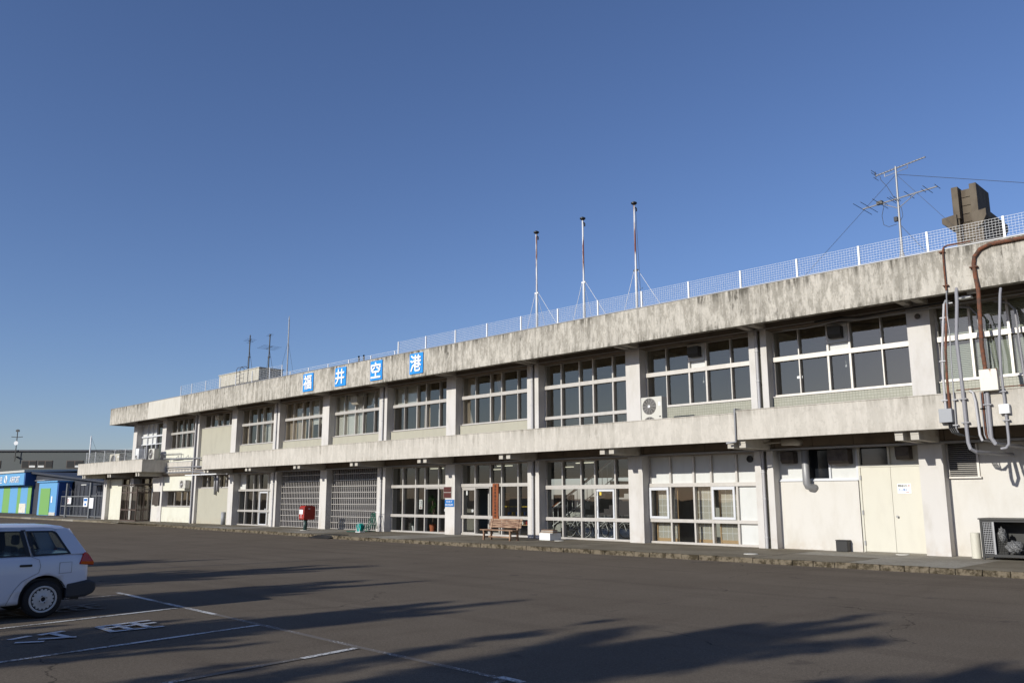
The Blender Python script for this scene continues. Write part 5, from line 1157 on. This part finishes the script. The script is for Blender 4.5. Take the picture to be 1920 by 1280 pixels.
# ================================================================== NEIGHBOURS ON THE LEFT
# gate and fence
t = thing('yard_gate', 'grey steel double gate with white notices between tall posts', 'gate', (-83.5, 28, 0))
for x_ in (-86.55, -80.5): bx('post', 'gate_grey', t, x_-.13, x_+.13, 27.9, 28.1, 0, 3.25)
for (a, b, nm) in ((-88.0, -86.7, 1), (-86.4, -83.45, 3), (-83.42, -80.65, 3)):
    q = MB()
    for z in (.25, 1.12, 2.0): q.box(a, b, 27.97, 28.03, z, z+.09)
    n = max(1, int((b-a)/.75))
    for k in range(n+1): q.box(a+(b-a)*k/n-.035, a+(b-a)*k/n+.035, 27.975, 28.025, .25, 2.6 if k % 2 else 2.09)
    q.build('leaf', 'gate_grey', t)
    q = MB()
    for k in range(int((b-a)/.1)): q.box(a+k*.1-.004, a+k*.1+.004, 28.0, 28.008, .3, 2.05)
    q.build('mesh', 'gate_grey', t)
q = MB(); 
for k in range(3): q.tube([(-88, 28, 2.3+k*.12), (-80.5, 28, 2.3+k*.12)], .012, 4)
q.tube([(-86.3, 28, 3.0), (-84.0, 28, 2.1)], .015, 4).build('barbed_wire', 'dark_metal', t)
for (a, b, z0, z1, mt, lb) in ((-85.9, -84.95, 1.36, 1.95, 'white', 'white notice with a red mark on the left gate leaf'), (-81.75, -80.75, 1.13, 1.92, 'white', 'blue and white pictogram notice on the right gate leaf'), (-80.30, -79.35, 1.0, 1.90, 'white', 'tall white notice right of the gate post')):
    s_ = thing('gate_notice', lb, 'notice', ((a+b)/2, 27.9, z0), 'notices on the yard gate'); bx('sheet', mt, s_, a, b, 27.86, 27.885, z0, z1)
    if 'red' in lb: bx('stripe', 'red', s_, a+.1, a+.25, 27.855, 27.859, z0+.1, z1-.1)
    if 'blue' in lb: bx('stripe', 'navy_blue', s_, a+.1, b-.1, 27.855, 27.859, z1-.3, z1-.08); bx('stripe', 'navy_blue', s_, a+.3, b-.3, 27.855, 27.859, z0+.12, z0+.3)
t = thing('yard_fence', 'grey mesh fence between the gate and the terminal wing', 'fence', (-78, 28, 0))
for x_ in (-79.0, -77.3, -75.8): bx('post', 'gate_grey', t, x_-.06, x_+.06, 27.94, 28.06, 0, 3.2 if x_ == -77.3 else 2.3)
q = MB()
for z in (.25, 2.05): q.box(-80.3, -75.5, 27.97, 28.03, z, z+.07)
for k in range(40): q.box(-80.3+k*.12, -80.29+k*.12, 28, 28.008, .3, 2.05)
q.build('mesh', 'gate_grey', t)
# dark shed
t = thing('dark_shed', 'low dark navy shed with a sloping grey roof behind the gate', 'building', (-98, 34, 0))
MB().prism([(-118, 0), (-92, 0), (-92, 3.45), (-118, 5.0)], 'y', 33.6, 42).build('wall', 'darkclad', t); MB().prism([(-120.5, 5.15), (-91.5, 3.45), (-91.5, 3.62), (-120.5, 5.40)], 'y', 33.0, 42.5).build('roof', 'darkclad', t)
for k in range(12): bx('rib', 'darkclad', t, -107+k*1.2, -106.94+k*1.2, 33.55, 33.6, .1, 3.4)
MB().box(-95, -93.5, 32.0, 33.5, 3.2, 3.3).build('awning', 'lightroof', t)
# striped building with sign
t = thing('striped_building', 'blue and green striped hangar office with a light blue sign band', 'building', (-123, 33.5, 0))
Y_ = 33.3
bx('wall', 'deepblue', t, -140, -115.7, Y_+.1, 45, 0, 5.0)
for k, (a, b) in enumerate(((-140, -135.5), (-135.5, -131), (-131, -127.3), (-127.3, -124.4), (-124.4, -121.2), (-121.2, -119.9), (-119.9, -117.1), (-117.1, -115.72))):
    bx('wall_stripe', 'greenwall' if k % 2 else 'bluewall', t, a+.01, b-.01, Y_, Y_+.09, 0.05, 3.35)
bx('shutter_panel', 'cream_box', t, -120.0, -117.4, Y_-.03, Y_-.003, .1, 1.25)
sb = bx('sign_band', 'bluewall', t, -140, -115.9, Y_-.9, Y_+.2, 3.5, 5.0); bx('sign_end', 'deepblue', t, -115.89, -115.5, Y_-.88, Y_+4, 3.45, 4.98)
text('lettering', '福井', 'white', sb, -128.6, Y_-.93, 4.25, 3.2, .95, bold=.02); text('lettering', '空', 'white', sb, -125.4, Y_-.93, 4.25, .9, .9, bold=.02); MB().ring((-123.3, Y_-.93, 4.25), 'y', .42, .10, 20, 4).build('emblem', 'white', sb); text('lettering', 'AIRPORT', 'white', sb, -119.6, Y_-.93, 4.2, 3.9, .75, bold=.03)
MB().prism([(Y_-1.1, 5.02), (45, 5.6), (45, 5.75), (Y_-1.1, 5.28)], 'x', -141, -115.4).build('roof', 'lightroof', t)
# hut
t = thing('blue_hut', 'small light blue hut with a lime green door', 'hut', (-105.4, 33, 0))
bx('wall', 'bluewall', t, -108.5, -102.3, 32, 33.4, .0, 3.65); bx('side_wall', 'deepblue', t, -102.29, -101.9, 32.02, 33.4, 0, 3.65); bx('door', 'greenwall', t, -107.7, -104.4, 31.95, 31.99, .05, 3.0); bx('roof', 'bluewall', t, -108.7, -101.8, 31.8, 33.5, 3.66, 3.8)
bx('plate', 'white', t, -103.9, -103.5, 31.96, 31.99, 1.4, 2.1); bx('plinth', 'manhole', t, -104.3, -102.31, 31.96, 31.998, .02, .35)
t = thing('hut_canopy', 'short corrugated canopy between the striped building and the hut', 'canopy', (-107.5, 33, 3.8))
for k in range(7): MB().prism([(32.1, 3.90), (32.9, 4.02), (32.9, 4.06), (32.1, 3.94)], 'x', -110.6+k*.5, -110.25+k*.5).build('strip', 'lightroof', t)
# the large grey hangar far behind
A_ = Vector((-153.2, 38.5, 0)); Bq = Vector((-127.6, 63.8, 0)); dirv = (Bq-A_).normalized(); ang = math.atan2(dirv.y, dirv.x)
t = thing('grey_hangar', 'big dark grey hangar with small upper windows behind the striped building', 'building', tuple(A_)); t.rotation_euler.z = ang
def hb_(name, mt, x0, x1, y0, y1, z0, z1): 
    q = MB().box(x0, x1, y0, y1, z0, z1); me = bpy.data.meshes.new(name); me.from_pydata(q.v, [], q.f); me.materials.append(M[mt]); o = bpy.data.objects.new(name, me); COL.objects.link(o); o.parent = t; return o
hb_('wall', 'bigwall', -30, 32, 0, 30, 0, 9.2); hb_('roof_edge', 'darkclad', -30.3, 32.3, -.3, 30, 9.21, 9.45)
for k, (a, b) in enumerate(((-9, -6.2), (-1.6, .85), (4.2, 6.5), (6.75, 9.05), (11.3, 13.9), (19, 21.5))):
    w_ = hb_('window', 'frame_dark', a, b, -.08, -.01, 6.6, 7.78)
    for j in range(2):
        xx = a+.08+j*(b-a)/2; q = MB().box(xx, xx+(b-a)/2-.14, -.1, -.081, 6.68, 7.70); me = bpy.data.meshes.new('pane'); me.from_pydata(q.v, [], q.f); me.materials.append(M['dark_glass']); o = bpy.data.objects.new('pane', me); COL.objects.link(o); o.parent = w_
        if (k+j) % 2: q = MB().box(xx+.02, xx+(b-a)/2-.2, -.115, -.101, 6.7, 7.0); me = bpy.data.meshes.new('blind'); me.from_pydata(q.v, [], q.f); me.materials.append(M['blind']); o = bpy.data.objects.new('blind', me); COL.objects.link(o); o.parent = w_
t2 = thing('dish_antenna', 'antenna mast with a small white dish on the grey hangar', 'antenna', tuple(A_+dirv*3.3)); t2.rotation_euler.z = ang
for nm, mt, q in (('mast', 'dark_metal', MB().tube([(0, -.5, 7.6), (0, -.5, 12.7)], .07, 6).tube([(-.9, -.5, 11.5), (0, -.5, 11.42), (.9, -.5, 11.5)], .05, 5).box(-.25, .25, -.6, -.4, 12.3, 12.6).box(-.2, .2, -.55, -.01, 8.3, 8.42)), ('dish', 'white', MB().lathe([(.33, -.62), (.2, -.5), (.02, -.45)], (-.02, 0, 10.5), 'y', 14))):
    me = bpy.data.meshes.new(nm); me.from_pydata(q.v, [], q.f); me.materials.append(M[mt]); o = bpy.data.objects.new(nm, me); COL.objects.link(o); o.parent = t2

# ================================================================== TREES BEHIND THE CAMERA (their shade lies on the asphalt)
def tree_meshes(H, Rm, seed, n):
    rnd = random.Random(seed); q = MB(); q.tube([(0, 0, 0), (.08, .05, H*.3), (-.05, .08, H*.6), (0, 0, H*.93)], [.17, .13, .08, .03], 10)
    cl_ = []; nb = 38
    for k in range(nb):
        f_ = k/(nb-1); z = H*(.14+.66*f_); a = k*2.4+rnd.uniform(-.5, .5)
        rad = Rm*(1-.62*f_)*(.55+.45*min(1, f_*5))*rnd.uniform(.45, 1.2)
        p0 = Vector((0, 0, z)); up = rnd.uniform(.7, 1.5)*rad+.25; e = Vector((math.cos(a)*rad, math.sin(a)*rad, min(z+up, H*1.02)))
        mid = p0.lerp(e, .55)-Vector((0, 0, .12)); q.tube([tuple(p0), tuple(mid), tuple(e)], [.05, .03, .01], 5)
        for j in range(7): u = .25+.75*j/6; c = p0.lerp(mid, u/.55) if u < .55 else mid.lerp(e, (u-.55)/.45); cl_.append((c, (.34-.24*u)*rnd.uniform(.7, 1.3), 1.3-u*.6))
    for j in range(8): cl_.append((Vector((rnd.uniform(-.12, .12), rnd.uniform(-.12, .12), H*(.80+.03*j))), .30-.03*j, 1))
    wt = [c[1]**1.3 for c in cl_]
    L = MB(); pick = rnd.choices(cl_, weights=wt, k=n)
    for c, r, _ in pick:
        p = c+Vector((rnd.gauss(0, 1), rnd.gauss(0, 1), rnd.gauss(0, 1.3)))*r*.62
        s_ = rnd.uniform(.05, .11); u = Vector((rnd.gauss(0, 1), rnd.gauss(0, 1), rnd.gauss(0, 1))).normalized()*s_; v = u.cross(Vector((rnd.gauss(0, 1), rnd.gauss(0, 1), rnd.gauss(0, 1)))).normalized()*s_*.6
        L.quad(p-u, p-v*.8, p+u, p+v*.8)
    return q, L
tm = []
for (H, Rm, sd_, n) in ((8.2, 2.35, 3, 26000), (8.6, 2.45, 11, 28000), (8.8, 3.0, 23, 34000)):
    q, L = tree_meshes(H, Rm, sd_, n)
    a = bpy.data.meshes.new('trunk'); a.from_pydata(q.v, [], q.f); a.materials.append(M['trunk']); b = bpy.data.meshes.new('crown'); b.from_pydata(L.v, [], L.f); b.materials.append(M['leaf']); tm.append((a, b))
def tree(x, y, k, s, rz, label):
    t = thing('tree', label, 'tree', (x, y, 0), 'row of trees shading the car park'); t.rotation_euler.z = rz; t.scale = (s, s, s)
    for me, nm in zip(tm[k], ('trunk', 'crown')): o = bpy.data.objects.new(nm, me); COL.objects.link(o); o.parent = t
TR = [(-23.0, -7.4, 0, 1.0, .3, 'leftmost narrow tree of the row shading the car park'), (-18.4, -9.0, 1, .95, 1.7, 'second narrow tree of the row shading the car park'), (-14.1, -9.7, 0, .98, 2.9, 'third narrow tree of the row shading the car park'),
      (-9.0, -8.9, 2, .98, 4.1, 'broad leafy tree in the middle of the row shading the car park'), (-5.3, -8.9, 0, 1.05, 5.2, 'tree near the right end of the row shading the car park'), (.6, -8.6, 1, 1.0, .9, 'rightmost tree of the row shading the car park'), (-28.2, -8.2, 1, .92, 2.2, 'tree standing beyond the left end of the shaded row')]
for a in TR: tree(*a)
t = thing('lamp_post', 'slim lamp post casting a thin line of shade across the car park', 'lamp post', (-25.4, -4.6, 0)); MB().tube([(-25.4, -4.6, 0), (-25.4, -4.6, 7.9)], [.08, .045], 10).build('pole', 'grey_metal', t)
